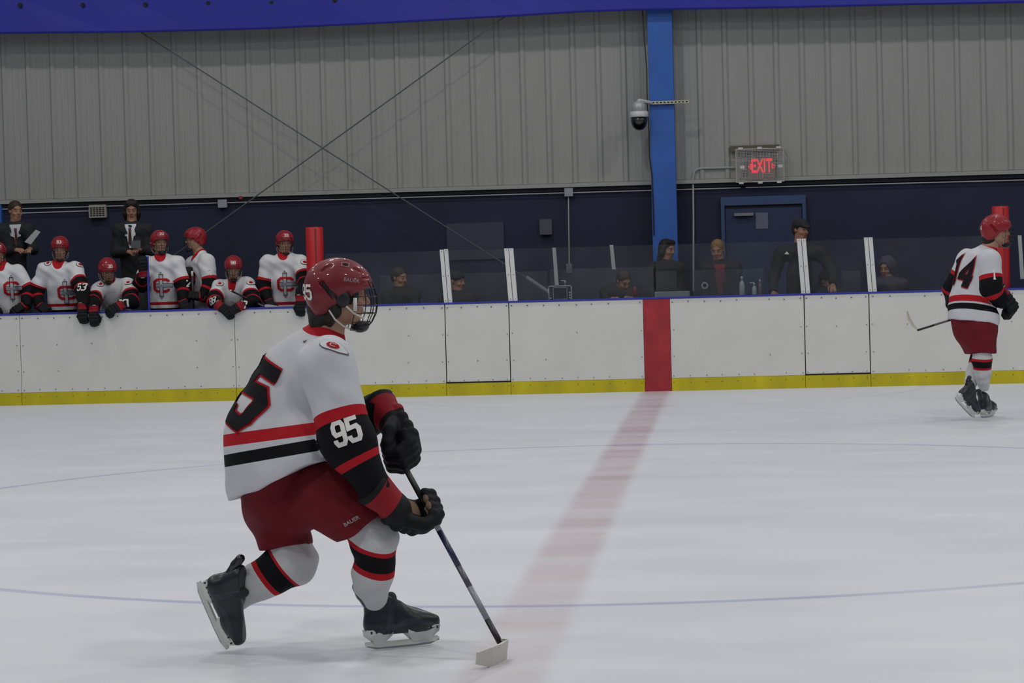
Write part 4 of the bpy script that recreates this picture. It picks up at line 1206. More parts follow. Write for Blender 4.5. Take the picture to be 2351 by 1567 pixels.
# hair at the back of the neck
S = Sculpt()
def hw_(x, y, z): return MH @ Vector((x, y, z))
S.chain([hw_(-.06, 0, -.03), hw_(-.075, 0, -.08), hw_(-.080, 0, -.115)], [.066, .055, .034], .03)
S.chain([hw_(-.02, -.066, -.02), hw_(-.035, -.060, -.075), hw_(-.05, -.045, -.115)], [.020, .024, .016], .02)
S.chain([hw_(.03, -.070, .01), hw_(.035, -.072, -.03)], [.012, .009], .01)
V_, Q_ = S.mesh(.006, lambda x, y, z: .003 * np.sin(z * 90 + x * 60) + .002 * np.sin(x * 170 + y * 60)); obj('hair', V_, Q_, m_hair, r95, True)
helmet(r95, MH, word=True)
# helmet number at the back
V_, Q_ = [v.co for v in me_shell.vertices], [tuple(p.vertices) for p in me_shell.polygons]
MHs = MH
bvh = BVHTree.FromPolygons([tuple(MHs @ v) for v in V_], Q_)
oc = MHs @ Vector((-.12, -.03, .01))
decal('helmet_number', digits2d('95', .05, .028, .012, .010, .006), oc, MHs.to_3x3() @ Vector((.15, -1, 0)), Vector((0, 0, 1)), MHs.to_3x3() @ Vector((.9, .25, 0)), bvh, .002, m_sticker, r95)
dh = (MHs.to_3x3() @ Vector((1, 0, -.12))).normalized()
decal('helmet_lettering', text2d('BAUER', .019), MHs @ Vector((.033, -.11, .062)), dh, MHs.to_3x3() @ Vector((.12, 0, 1)), (0, 1, 0), bvh, .002, mat('lettering_grey', '8d8286', .5), r95)
lq = MHs @ Vector((.012, -.07, .125))
decal('helmet_logo', strokes2d([[(-.014, -.011), (.014, -.011), (.014, .011), (-.014, .011), (-.014, -.011)]], .0022, step=.005), lq, dh, (0, 0, 1), (0, .85, -.5), bvh, .002, mat('lettering_grey', '8d8286', .5), r95)
decal('helmet_logo', strokes2d([[(-.008, 0), (.008, 0)]], .014, step=.005), lq, dh, (0, 0, 1), (0, .85, -.5), bvh, .0022, m_dblk, r95)
# stripes and hem
def img_dir(x0, y0, x1, y1): return (Q3(x1, y1) - Q3(x0, y0)).normalized()
def plane_n(x0, y0, x1, y1, lean=0.0):
    d = img_dir(x0, y0, x1, y1); n = d.cross(Vector((0, 1, lean))).normalized()
    return n if n.z < 0 else -n
hem = (Q3(640, 1105), plane_n(522, 1150, 745, 1053, -.05))
st = [(Q3(600, 1000), plane_n(505, 1013, 715, 985, -.05), .046, 'red'), (Q3(620, 1040), plane_n(505, 1061, 735, 1021, -.05), .046, 'black')]
jo, bvh = jersey_mesh(r95, J, .0075, mat_=m_jersey, rad=(.195, .190, .180), hem=hem, stripes=st, sb=(.190, .232, .372, .400), disp=.0046, seed=3)
# decals
back_up = (Q3(640, 800) - Q3(560, 960)).normalized()
U = (-l95).normalized(); U = (U - back_up * U.dot(back_up)).normalized(); N = U.cross(back_up).normalized()
if N.dot(f95) < 0: N = -N
outline_digits(r95, bvh, '95', Q3(566, 893, .0) , U, back_up, N, .225, .128, .06, .056, .003, .012, rim=.016)
ad = (J['elR'] - J['shR']).normalized()
rt = img_dir(710, 975, 826, 936); upd = Vector((0, 1, 0)).cross(rt); upd = upd if upd.z > 0 else -upd
decal('sleeve_number', digits2d('95', .080, .036, .017, .0165, .006), Q3(793, 991, -.35), rt, upd, (0, 1, 0), bvh, .003, m_sticker, r95)
# shoulder crest
pc = Q3(754, 769, -.3); rtc = img_dir(727, 764, 781, 772); uc = Vector((0, 1, 0)).cross(rtc); uc = uc if uc.z > 0 else -uc
def ov(a, b, n=28, wav=0): return [(a * math.cos(t * 2 * math.pi / n) * (1 + wav * math.cos(6 * t * 2 * math.pi / n)), b * math.sin(t * 2 * math.pi / n) * (1 + wav * math.cos(6 * t * 2 * math.pi / n))) for t in range(n)]
NC = Vector((.1, .75, -.65))
decal('shoulder_crest', poly2d(ov(.049, .030, wav=.03)), pc, rtc, uc, NC, bvh, .002, mat('crest_rim', '5c606c', .7), r95)
decal('shoulder_crest', poly2d(ov(.045, .0265, wav=.02)), pc, rtc, uc, NC, bvh, .0035, mat('crest_white', 'cfd0d2', .7), r95)
decal('shoulder_crest', poly2d(ov(.022, .018, 8)), pc, rtc, uc, NC, bvh, .005, m_dred, r95)
decal('shoulder_crest', digits2d('C', .016, .015, .01, .004, .006), pc, rtc, uc, NC, bvh, .0065, mat('crest_pale', 'b9a6a4', .7), r95)
dd = img_dir(672, 748, 684, 742)
decal('collar_mark', strokes2d([[(-.008, .004), (-.002, .004), (-.002, -.004), (.004, -.004), (.004, .004), (.010, .004)]], .004), Q3(679, 746, -.2), dd, Vector((0, 0, 1)), (.1, .8, -.5), bvh, .003, m_dblk, r95)

# pants
S = Sculpt()
S.cap(J['hips'] + Vector((.02, 0.03, .0)), J['hips'] + Vector((.06, 0.02, -.05)), .140, .145, .05, f95, .95)
kR = J['hpR'] + Vector((-.02, 0, 0)); dR = (J['knR'] - J['hpR'])
S.chain([Q3(700, 1135, -.03), Q3(765, 1142, -.09), Q3(822, 1195, -.12), Q3(856, 1240, -.12)], [.115, .128, .105, .095], .05)
V_ = Q3(838, 1203); 
nR = plane_n(785, 1240, 893, 1166, .1); 
S2 = Sculpt(); S2.ops = list(S.ops); S2.cut(Q3(838, 1204, -.12), img_dir(740, 1060, 838, 1204) * .0 + nR)
S3 = Sculpt(); S3.cap(Q3(622, 1100, .06), Q3(632, 1165, .09), .125, .112, .05); S3.chain([Q3(632, 1165, .09), Q3(660, 1262, .06)], [.112, .100], .05)
S3.cap(J['hips'] + Vector((.03, 0, .06)), J['hips'] + Vector((.04, 0, -.03)), .150, .150, .05, f95, .95)
S3.cut(Q3(660, 1254, .06), plane_n(600, 1257, 722, 1243, -.05))
wr = lambda x, y, z: .003 * (np.sin(x * 30 + z * 20) + np.sin(z * 45 - x * 15 + y * 30))
Va, Qa = S2.mesh(.0075, wr); pr = obj('pants', Va, Qa, m_pantsr, r95, True)
Vb, Qb = S3.mesh(.0075, wr)
# join both legs of the pants into one mesh
pr.data = mesh_of('pants', np.concatenate([Va, Vb]) - np.array(wloc(r95)), np.concatenate([Qa, Qb + len(Va)]), m_pantsr, True)
bvp = BVHTree.FromPolygons([tuple(q) for q in Va], [tuple(q) for q in Qa.tolist()])
dt = img_dir(781, 1211, 822, 1188)
ut = Vector((0, 1, 0)).cross(dt); ut = ut if ut.z > 0 else -ut
decal('pants_lettering', text2d('BAUER', .021), Q3(801, 1200, -.3), dt, ut, (0, 1, 0), bvp, .003, mat('lettering_pale', 'a59a9c', .6), r95)
# socks
leg_sock(r95, J['knR'], J['anR'], (1, .4, 0), .0055, thigh=(Q3(800, 1160, -.12) - J['knR']).normalized(), st=((.022, .042, 'r'), (.042, .112, 'b'), (.112, .138, 'r')), tilt=.28, r=(.080, .084, .070, .036))
leg_sock(r95, J['knL'], J['anL'], (.6, .2, -.7), .0055, thigh=(Q3(650, 1200, .08) - J['knL']).normalized(), st=((.045, .056, 'r'), (.056, .118, 'b'), (.118, .138, 'r')), tilt=-.10, r=(.086, .086, .072, .052))
# skates: front on the ice, rear pushing off its toe
ya = math.radians(30)
ff1 = Vector((math.cos(ya), math.sin(ya), .0)); o1 = G(897, 1489)
sk1 = skate(r95, Vector((o1.x, o1.y, .003)), ff1, Vector((-.10, .05, 1)), 1.04)
heel, toe = Q3(445, 1338, -.01), Q3(513, 1494, -.01)
fd = (toe - heel).normalized(); up2 = Vector((0, 1, 0)).cross(fd); up2 = up2 if up2.x > 0 else -up2
L_ = (toe - heel).length
skate(r95, heel + fd * (.100 / .298 * L_), fd, up2 + Vector((0, -.25, 0)), L_ / .298 * 1.0)
# stick
dS = (B_ - A_).normalized()
bl = [B_ + Vector((0, 0, -.005)), Q3(1165, 1498, -.36), Q3(1160, 1515, -.46), Q3(1150, 1522, -.58)]
bg = G(1150, 1532); 
hel = G(1163, 1512); toeb = hel + Vector((-.02, -.30, 0)); 
bpts = [B_ + dS * .0, hel + Vector((0, .0, .035)), hel + Vector((-.015, -.09, .035)), hel + Vector((-.040, -.17, .036)), hel + Vector((-.085, -.235, .042))]
stick('hockey_stick', A_, B_ + dS * .01, (bpts, [(0, 0, 1)] + [(.12, 0, 1)] * 4), 'hockey stick in the gloves of skater 95 with white taped blade on the ice',
      bands_=[(0, .05, 'w'), (.05, .30, 'k'), (.30, .42, 'g'), (.42, .60, 'b'), (.60, .70, 'm'), (.70, .86, 'g'), (.86, 1, 'k')])
# gloves
def put_glove(R, O, right, cw, lab, sc=1.28):
    me = (glove_pair if right else glove_left)(tuple(R.transposed() @ cw), .005)
    M = (R * sc).to_4x4(); M.translation = O
    place('glove', me, r95, M, label=lab)
put_glove(RR, OR, True, CR, 'black and red glove on the lower grip of the stick')
put_glove(RL, OL, False, CL, 'black and red glove around the butt end of the stick')
# ------------------------------------------------------------------ generic people
def yawv(deg, dz=0.0): return Vector((math.cos(math.radians(deg)), math.sin(math.radians(deg)), dz)).normalized()
def rig(Y, j, fy, fz=0.0, feet_z=BENCH_Z, legs=True):
    J = {k: P(v[0], v[1], Y + (v[2] if len(v) > 2 else 0)) for k, v in j.items()}
    J['f'] = yawv(fy, fz); l = yawv(fy + 90)
    if legs and 'knL' not in J:
        for s, q in (('L', 1), ('R', -1)):
            b = J['hips'] + l * .11 * q; kz = feet_z + .50
            fwd = J['f'] * (.10 if J['hips'].z - feet_z > .8 else .32)
            J['hp' + s] = b; J['kn' + s] = Vector((b.x + fwd.x, b.y + fwd.y, kz)); J['an' + s] = Vector((b.x + fwd.x * .6, b.y + fwd.y * .6, feet_z + .09))
    return J
def pants(root, J, m, h=.012, r=(.165, .15, .10), long=False, cutz=None):
    S = Sculpt(); S.cap(J['hips'] + Vector((0, 0, .06)), J['hips'], r[0], r[0], .05, J['f'], .8)
    for s in 'LR':
        hp = J.get('hp' + s, J['hips'])
        S.cap(hp, J['kn' + s] + (Vector() if long else Vector((0, 0, .06))), r[1] * (.8 if long else 1), r[2] * (.85 if long else 1), .04)
        if long: S.cap(J['kn' + s], J['an' + s], .085, .065, .04)
    if cutz is not None: S.cut((0, 0, cutz), (0, 0, -1))
    V, Q = S.mesh(h, lambda x, y, z: .004 * np.sin(x * 30 + z * 22 + y * 15))
    return obj('trousers' if long else 'pants', V, Q, m, root, True)
def crest(root, bvh, c, N, s=1.0, lean=0.0):
    N = -Vector(N).normalized(); V_ = Vector((0, 0, 1))
    U = N.cross(Vector((0, 0, 1))).normalized(); 
    if U.x < 0 and abs(N.y) > .3: U = -U
    U, V_ = (U * math.cos(lean) + V_ * math.sin(lean)), (V_ * math.cos(lean) - U * math.sin(lean))
    def st(lines, w, off, m): 
        decal('crest', strokes2d([[(a * s, b * s) for a, b in l] for l in lines], w * s, step=.012), c, U, V_, N, bvh, off, m, root)
    st([[(0, -.155), (0, .155)]], .056, .004, m_emb); st([[(-.104, .0), (.156, .0)]], .056, .005, m_emb)
    st([[(-.096, .0), (.148, .0)]], .040, .0065, m_crestg)
    st([[(0, -.150), (0, .150)]], .040, .007, m_crestg)
    st([[(.095, .045), (.095, .060), (.07, .078), (-.05, .078), (-.085, .05), (-.085, -.05), (-.05, -.078), (.07, -.078), (.095, -.060), (.095, -.045)]], .034, .009, m_dred)
    st([[(0, -.13), (0, .07)]], .030, .012, m_crestg); st([[(-.06, .0), (.145, .0)]], .040, .013, m_crestg)
    for dz in (-.012, .0, .012): st([[(-.055, dz), (.14, dz)]], .003, .015, m_emb)
    for e in (-1, 1): st([[(-.03, e * .135), (-.014, e * .155), (0, e * .142), (.014, e * .155), (.03, e * .135)], [(-.012, e * .165), (0, e * .180), (.012, e * .165)]], .007, .010, m_emb)
def bench_player(lab, Y, j, fy, head, hy, hp=0.0, num=None, hnum=None, cr=None, seed=0, h=.0105, fz=0.0, gl=(), sleeve=None, hemz=None, group='players leaning over the boards at the bench', roll=0.0, patch=(), nm='person'):
    J = rig(Y, j, fy, fz); root = empty('person', (J['hips'].x, J['hips'].y, BENCH_Z), lab, 'person', group)
    hc = P(head[0], head[1], Y + (head[2] if len(head) > 2 else 0)); hf = yawv(hy, math.tan(math.radians(-hp)))
    M = frame(hc, hf, Vector((0, 0, 1)) + Vector((roll, 0, 0)), .97)
    body_mesh(root, J, M, .010)
    hemp = J['hips'] + Vector((0, 0, -.02)); up = (J['chest'] - J['hips']).normalized()
    sp = J['hips'].lerp(J['waist'], .55)
    if hemz: sp = P(j['waist'][0], hemz, Y); up = Vector((0, 0, 1))
    if j.get('_nohem'): pass
    jo, bvh = jersey_mesh(root, J, h, hem=(hemp, -up), stripes=[(sp, up, .036, 'red'), (sp - up * .075, up, .036, 'black')], disp=.006, seed=seed, rad=(.175, .170, .155), sb=(.185, .22, .335, .365))
    pants(root, J, m_pantsr)
    helmet(root, M, num=hnum)
    if cr: crest(root, bvh, P(cr[0], cr[1], Y - .3), J['f'], .88)
    for (txt, px, py, ang) in (sleeve or []):
        a = math.radians(ang); U = _rt * math.cos(a) + _up * math.sin(a); V2 = _up * math.cos(a) - _rt * math.sin(a)
        decal('sleeve_number', digits2d(txt, .075, .036, .016, .014, .015), P(px, py, Y - .3), U, V2, (0, 1, 0), bvh, .005, m_sticker, root)
    for (px, py) in patch:
        decal('shoulder_patch', poly2d(ov(.045, .04)), P(px, py, Y - .3), _rt, _up, (0, 1, -.3), bvh, .004, m_emb, root)
        decal('shoulder_patch', poly2d(ov(.040, .035)), P(px, py, Y - .3), _rt, _up, (0, 1, -.3), bvh, .006, m_sticker, root)
        decal('shoulder_patch', poly2d(ov(.020, .020)), P(px, py, Y - .3), _rt, _up, (0, 1, -.3), bvh, .008, m_dred, root)
    for (side, f_, u_) in gl:
        glove(root, J['wr' + side] + Vector(f_).normalized() * .10, f_, u_, side == 'R')
    return root, J, bvh
D = Vector
YP2 = 28.30
bench_player('helmeted player in white jersey cut off by the left edge of the photo', YP2,
    dict(hips=(24, 742, .1), waist=(20, 695, .08), chest=(12, 655), neck=(4, 612), shR=(-26, 632), shL=(40, 626), elR=(-45, 680, -.05), wrR=(-25, 706, -.15), elL=(66, 670, -.02), wrL=(60, 700, -.15)), -85,
    (-6, 583), -60, 6, hnum='27', cr=(18, 662), seed=1, gl=[('L', (-.6, -.5, -.4), (0, -1, .5)), ('R', (.6, -.5, -.3), (0, -1, .5))])
bench_player('player with 53 on the sleeve leaning one glove over the boards', YP2,
    dict(hips=(146, 742, .12), waist=(143, 692, .08), chest=(138, 650), neck=(136, 606), shR=(103, 622), shL=(171, 620), elR=(82, 668, .0), wrR=(92, 702, -.1), elL=(191, 668, -.25), wrL=(190, 700, -.58)), -88,
    (138, 570), -80, 12, hnum='53', cr=(140, 672), seed=2, hemz=700, sleeve=[('53', 189, 659, 2)], patch=((171, 592), (97, 590)),
    gl=[('L', (.05, -.12, -1), (0.1, -1, .1)), ('R', (.5, -.6, -.3), (0, -1, .6))])
bench_player('player bent low over the boards with head down and gloves hanging, beside player 53', YP2,
    dict(hips=(270, 752, .38), waist=(266, 712, .26), chest=(262, 680, .06), neck=(258, 655, -.04), shR=(229, 664), shL=(294, 656, .02), elR=(214, 690, -.26), wrR=(214, 706, -.58), elL=(303, 690, -.25), wrL=(280, 698, -.54)), -80,
    (247, 620, -.12), -62, 26, hnum='30', seed=3, sleeve=[('30', 296, 695, 5)], patch=((284, 637), (221, 641)), fz=-.5,
    gl=[('R', (.08, -.12, -1), (0.1, -1, .1)), ('L', (-.75, -.3, -.5), (.1, -1, .3))])
bench_player('player with clear face guard and 2 on the sleeve beside the long haired coach', YP2,
    dict(hips=(380, 742, .1), waist=(377, 695, .08), chest=(374, 645), neck=(370, 592), shR=(341, 608), shL=(406, 606), elR=(324, 652, -.05), wrR=(330, 630, -.26), elL=(422, 655, -.04), wrL=(420, 690, -.14)), -80,
    (367, 556), -62, 0, hnum='22', cr=(368, 655), seed=4, hemz=696, sleeve=[('2', 424, 650, 5)], gl=[('R', (.0, -.3, 1), (0.3, -1, .2)), ('L', (.3, -.6, -.5), (0, -1, .5))])
bench_player('player in helmet facing left with 7 on the sleeve holding an upright stick', 28.55,
    dict(hips=(470, 742, .1), waist=(468, 690, .05), chest=(466, 640), neck=(458, 582), shR=(447, 606, .18), shL=(474, 602, -.15), elR=(432, 652, .12), wrR=(440, 640, -.08), elL=(484, 650, -.2), wrL=(466, 682, -.28)), -150,
    (447, 549), -168, 4, seed=5, sleeve=[('7', 481, 625, 20)], gl=[('R', (-.2, -.8, .5), (-.6, -.5, .4)), ('L', (-.8, -.3, .1), (.1, -.8, .5))])
bench_player('player with 88 on the sleeves hunched over a stick resting on the boards', YP2,
    dict(hips=(545, 752, .35), waist=(542, 712, .22), chest=(538, 684, .04), neck=(536, 652, -.04), shR=(506, 660), shL=(568, 655), elR=(492, 690, -.25), wrR=(502, 700, -.54), elL=(582, 692, -.26), wrL=(556, 700, -.54)), -90,
    (536, 615, -.1), -78, 18, hnum='88', seed=6, sleeve=[('88', 566, 697, -15), ('88', 495, 690, 20)], patch=((568, 638), (497, 641)), fz=-.4,
    gl=[('R', (.7, -.3, -.55), (0, -1, .4)), ('L', (-.75, -.3, -.5), (0, -1, .4))])
bench_player('tall player standing upright at the bench end beside the red padded upright', YP2,
    dict(hips=(656, 742, .1), waist=(656, 692, .08), chest=(653, 642), neck=(652, 590), shR=(618, 603), shL=(688, 602), elR=(606, 654, .0), wrR=(616, 690, -.1), elL=(700, 652, -.22), wrL=(690, 682, -.57)), -86,
    (654, 557), -70, 6, hnum='33', cr=(650, 652), seed=7, hemz=696, patch=((692, 590),), gl=[('L', (-.02, -.15, -1), (0.1, -1, .1)), ('R', (.3, -.6, -.4), (0, -1, .6))])
# sticks at the bench
def st_blade(p, d, n=5, L=.28, up=(0, 0, 1)):
    d = Vector(d).normalized(); return ([Vector(p) + d * L * i / (n - 1) for i in range(n)], [Vector(up)] * n)
a, b_ = P(528, 666, YP2 - .30), P(608, 704, YP2 - .36)
a = a; dd_ = (b_ - a)
stick('hockey_stick', a, a + dd_ * 1.0, st_blade(a + dd_, (1, .15, -.2), L=.2), 'dark hockey stick lying on the boards under the hunched player 88', 'sticks held at the bench', bands_=[(0, .05, 'w'), (.05, .8, 'k'), (.8, 1, 'm')])
a, b_ = P(441, 622, 28.25), P(446, 712, 28.25)
stick('hockey_stick', a, Vector((b_.x, b_.y, .32)), st_blade((b_.x, b_.y, .28), (-1, 0, 0)), 'black hockey stick held upright by the player facing left', 'sticks held at the bench', bands_=[(0, .05, 'w'), (.05, .6, 'k'), (.6, 1, 'm')])
stick('hockey_stick', P(62, 664, 28.2), Vector((P(54, 700, 28.3).x, 28.35, .32)), st_blade((P(54, 700, 28.3).x, 28.35, .28), (-1, 0, 0)), 'pale hockey stick held by the player cut off at the left edge', 'sticks held at the bench', bands_=[(0, .05, 'w'), (.05, .4, 'g'), (.4, 1, 'k')])
# vertical blue edge strip between the bench players
MB().cbox(X(338, 650, 28.0), X(342, 650, 28.0), 28.0, 28.03, ZT + .018, Z(340, 588, 28.0), .003).build('glass_post', m_cap, label='narrow blue upright on the boards before the player with 2 on the sleeve', cat='post')

# coaches and officials
def staff(lab, Y, j, fy, head, hy, hp=0.0, jac='1a1b20', hair='dark', shirt=None, tie=None, skinm=None, long_hair=False, cap=None, beanie=None, hood=None, group=None, seed=0, sc=1.0, hands=True, bb=None):
    J = rig(Y, j, fy); root = empty('person', (J['hips'].x, J['hips'].y, BENCH_Z), lab, 'person', group)
    J['ra'] = (.078, .066, .062, .046)
    for s in 'LR': J['hd' + s] = ((J['wr' + s] - J['el' + s]).normalized(), Vector((0, -.6, .8)))
    hc = P(head[0], head[1], Y + (head[2] if len(head) > 2 else 0)); M = frame(hc, yawv(hy, math.tan(math.radians(-hp))), Vector((0, 0, 1)), .98)
    body_mesh(root, J, M, .0095, skinm or m_face2, hands=hands)
    mj = mat('jacket_' + jac, jac, .8, noise=.15, nscale=12, bump=.3, bscale=16)
    jo, bvh = jersey_mesh(root, J, .011, mat_=mj, hem=(J['hips'] + Vector((0, 0, -.05)), (0, 0, -1)), disp=.004, seed=seed, rad=(.155, .145, .150), sb=(9, 9, 9, 9))
    jo.name = 'jacket'
    pants(root, J, mat('trousers_dark', '17181d', .8), long=True, r=(.14, .12, .09))
    if hair or hood:
        S = Sculpt(); w = lambda x, y, z: M @ Vector((x, y, z)); R = M.to_3x3() * (1 / .98)
        if hood:
            S.ell(w(-.02, 0, .02), (.125, .105, .125), R); S.cap(w(-.05, 0, -.08), w(-.08, 0, -.15), .09, .10, .04); S.ell(w(.10, 0, -.02), (.07, .065, .095), R, .01, 's')
            V, Q = S.mesh(.009); obj('hood', V, Q, mat('hood', hood, .85), root, True)
        else:
            S.ell(w(-.022, 0, .044), (.105, .083, .090), R, .02); S.ell(w(-.045, 0, -.01), (.07, .078, .075), R, .03)
            if long_hair:
                for s in (-1, 1): S.chain([w(-.01, s * .075, .03), w(-.01, s * .085, -.05), w(-.03, s * .075, -.13)], [.03, .032, .025], .03)
                S.chain([w(-.05, 0, -.03), w(-.08, 0, -.14)], [.07, .06], .03); S.cap(w(.05, -.04, .095), w(.05, .04, .095), .03, .03, .03)
            S.ell(w(.105, 0, -.030), (.075, .066, .090), R, .015, 's')
            V, Q = S.mesh(.008, lambda x, y, z: .002 * np.sin(x * 120 + z * 60) * np.sin(y * 90))
            obj('hair', V, Q, {'dark': m_hair, 'blond': m_hairb, 'brown': mat('hair_brown', '33241a', .7, noise=.3, nscale=60)}[hair], root, True)
    if cap or beanie:
        S = Sculpt(); w = lambda x, y, z: M @ Vector((x, y, z)); R = M.to_3x3() * (1 / .98)
        S.ell(w(-.012, 0, .060), (.112, .090, .082), R, .02); S.cut(w(0, 0, .030), -(M.to_3x3() @ Vector((-.12, 0, 1))))
        if cap: S.cap(w(.09, -.035, .045), w(.09, .035, .045), .016, .016, .02); S.cap(w(.14, -.03, .036), w(.14, .03, .036), .010, .010, .06)
        else: S.cap(w(.03, -.06, .045), w(.03, .06, .045), .035, .035, .04)
        V, Q = S.mesh(.008); obj('cap' if cap else 'beanie', V, Q, mat('cap_' + (cap or beanie), cap or beanie, .85), root, True)
    if shirt:
        N = -J['f']; U = N.cross(Vector((0, 0, 1))).normalized(); U = U if U.dot(_rt) > 0 else -U
        c = J['neck'].lerp(J['chest'], .5)
        decal('shirt', poly2d([(-.07, .12), (.07, .12), (.062, -.02), (.02, -.24), (-.02, -.24), (-.062, -.02)]), c + J['f'] * .3, U, Vector((0, 0, 1)), N, bvh, .006, mat('shirt_' + shirt, shirt, .7), root)
        if tie: decal('tie', poly2d([(-.018, .07), (.018, .07), (.012, .04), (.024, -.16), (0, -.20), (-.024, -.16), (-.012, .04)]), c + J['f'] * .3, U, Vector((0, 0, 1)), N, bvh, .012, mat('tie_' + tie, tie, .6), root)
    return root, J, bvh
YCo = 29.5
_, Jc, _b = staff('coach in dark suit and dark red tie holding white papers at the far left', YCo,
    dict(hips=(32, 660), waist=(33, 610), chest=(34, 560), neck=(36, 516), shR=(6, 530, .02), shL=(62, 530, -.02), elR=(2, 578, -.02), wrR=(36, 574, -.26), elL=(78, 572, -.05), wrL=(70, 572, -.22)), -70,
    (36, 484), -52, 4, shirt='b4b8be', tie='4a1a24', hair='brown', seed=11)
pp = P(70, 560, YCo - .34); 
q = [P(56, 555, YCo - .33), P(82, 527, YCo - .36), P(93, 532, YCo - .36), P(71, 561, YCo - .33)]
MB().prism(q, (0, .006, 0)).build('papers', mat('paper_white', 'b6b8bc', .7), label='sheaf of white papers in the hand of the left coach', cat='papers')
_, Jd, _b = staff('coach with long dark hair in dark suit, white shirt and dark red tie looking down', YCo,
    dict(hips=(305, 660), waist=(305, 610), chest=(304, 560), neck=(303, 514), shR=(274, 530), shL=(334, 530), elR=(266, 580, -.02), wrR=(294, 578, -.26), elL=(342, 580, -.02), wrL=(322, 574, -.26)), -88,
    (302, 481), -78, 14, shirt='ccced2', tie='401820', hair='dark', long_hair=True, seed=12)
MB().cbox(X(301, 555, YCo - .38), X(323, 555, YCo - .38), YCo - .40, YCo - .38, Z(310, 570, YCo - .38), Z(310, 552, YCo - .38), .004).build('notebook', mat('notebook', '55595f', .7), label='small grey notebook held by the long haired coach', cat='notebook')
staff('seated man in dark jacket behind the glass left of the left gate', 29.2,
    dict(hips=(918, 775), waist=(920, 735), chest=(920, 700), neck=(920, 664), shR=(892, 680), shL=(948, 678), elR=(884, 725, -.1), wrR=(905, 745, -.3), elL=(955, 725, -.1), wrL=(940, 745, -.3)), -60,
    (917, 637), -35, 8, jac='22241f', hair='brown', seed=13)
staff('person in dark beanie sitting behind the left gate', 29.3,
    dict(hips=(1052, 780), waist=(1052, 740), chest=(1052, 705), neck=(1050, 672), shR=(1025, 688), shL=(1078, 686), elR=(1018, 730, -.1), wrR=(1035, 748, -.3), elL=(1085, 730, -.1), wrL=(1070, 748, -.3)), -60,
    (1048, 645), -25, 5, jac='23252b', hair=None, beanie='1c1e24', seed=14)
staff('person with brown hair bending low over the counter left of the red stripe', 28.85,
    dict(hips=(1400, 745, .3), waist=(1402, 705, .2), chest=(1415, 678, .05), neck=(1424, 662, -.02), shR=(1396, 672, .06), shL=(1445, 676, -.1), elR=(1392, 700, -.1), wrR=(1405, 688, -.3), elL=(1465, 700, -.2), wrL=(1452, 688, -.34)), -65,
    (1432, 645, -.1), -60, 30, jac='2b2722', hair='brown', seed=15)
MB().lathe(tuple(P(1458, 680, 28.35)), [(.02, 0), (.028, .01), (.028, .07), (.022, .10), (.012, .12)], 14).build('red_cup', mat('cup_red', '6e2428', .5), label='small red cup beside the bending person', cat='cup', smooth=True)
staff('woman with long dark hair standing in front of the blue column', 30.2,
    dict(hips=(1525, 730), waist=(1526, 690), chest=(1527, 650), neck=(1530, 604), shR=(1503, 618), shL=(1556, 616), elR=(1496, 665), wrR=(1508, 698, -.2), elL=(1562, 665), wrL=(1548, 698, -.2)), -70,
    (1532, 572), -38, 10, jac='1a1c18', hair='dark', long_hair=True, seed=16)
_, Jb, bvb = staff('blond man in dark jacket with red collar behind the stickered pane', 29.35,
    dict(hips=(1652, 735), waist=(1652, 695), chest=(1652, 655), neck=(1652, 604), shR=(1622, 618), shL=(1686, 616), elR=(1612, 665), wrR=(1628, 700, -.2), elL=(1695, 665), wrL=(1678, 700, -.2)), -88,
    (1647, 574), -100, 14, jac='14151a', hair='blond', shirt='7c2028', seed=17)
_, Jt, bvt = staff('tall broad man in black jacket and dark cap behind the right gate post', 29.0,
    dict(hips=(1830, 740), waist=(1832, 690), chest=(1835, 630), neck=(1838, 558), shR=(1794, 582), shL=(1884, 580), elR=(1776, 634, -.05), wrR=(1776, 668, -.25), elL=(1910, 622, -.1), wrL=(1912, 652, -.28)), -75,
    (1838, 527), -50, 4, jac='121317', hair='brown', cap='1d1f22', seed=18)
decal('jacket_badge', poly2d([(-.03, 0), (.03, 0), (.0, .035)]), P(1808, 583, 28.6), _rt, _up, (0, 1, 0), bvt, .005, m_sticker, bpy.data.objects[_.name])
staff('hunched person in a grey purple hood right of the right gate', 29.3,
    dict(hips=(2045, 760), waist=(2043, 715), chest=(2042, 680), neck=(2038, 642), shR=(2012, 655), shL=(2068, 655), elR=(2005, 700), wrR=(2020, 725, -.2), elL=(2078, 700), wrL=(2065, 725, -.2)), -100,
    (2036, 614), -120, 12, jac='383644', hair=None, hood='3a3846', seed=19)
staff('small person with brown hair leaning over the counter beside the tall man', 29.1,
    dict(hips=(1905, 765), waist=(1903, 720), chest=(1902, 690), neck=(1900, 667), shR=(1878, 680), shL=(1926, 680), elR=(1872, 715), wrR=(1885, 735, -.2), elL=(1934, 715), wrL=(1922, 735, -.2)), -60,
    (1900, 645), -40, 15, jac='2a2c34', hair='brown', seed=20)

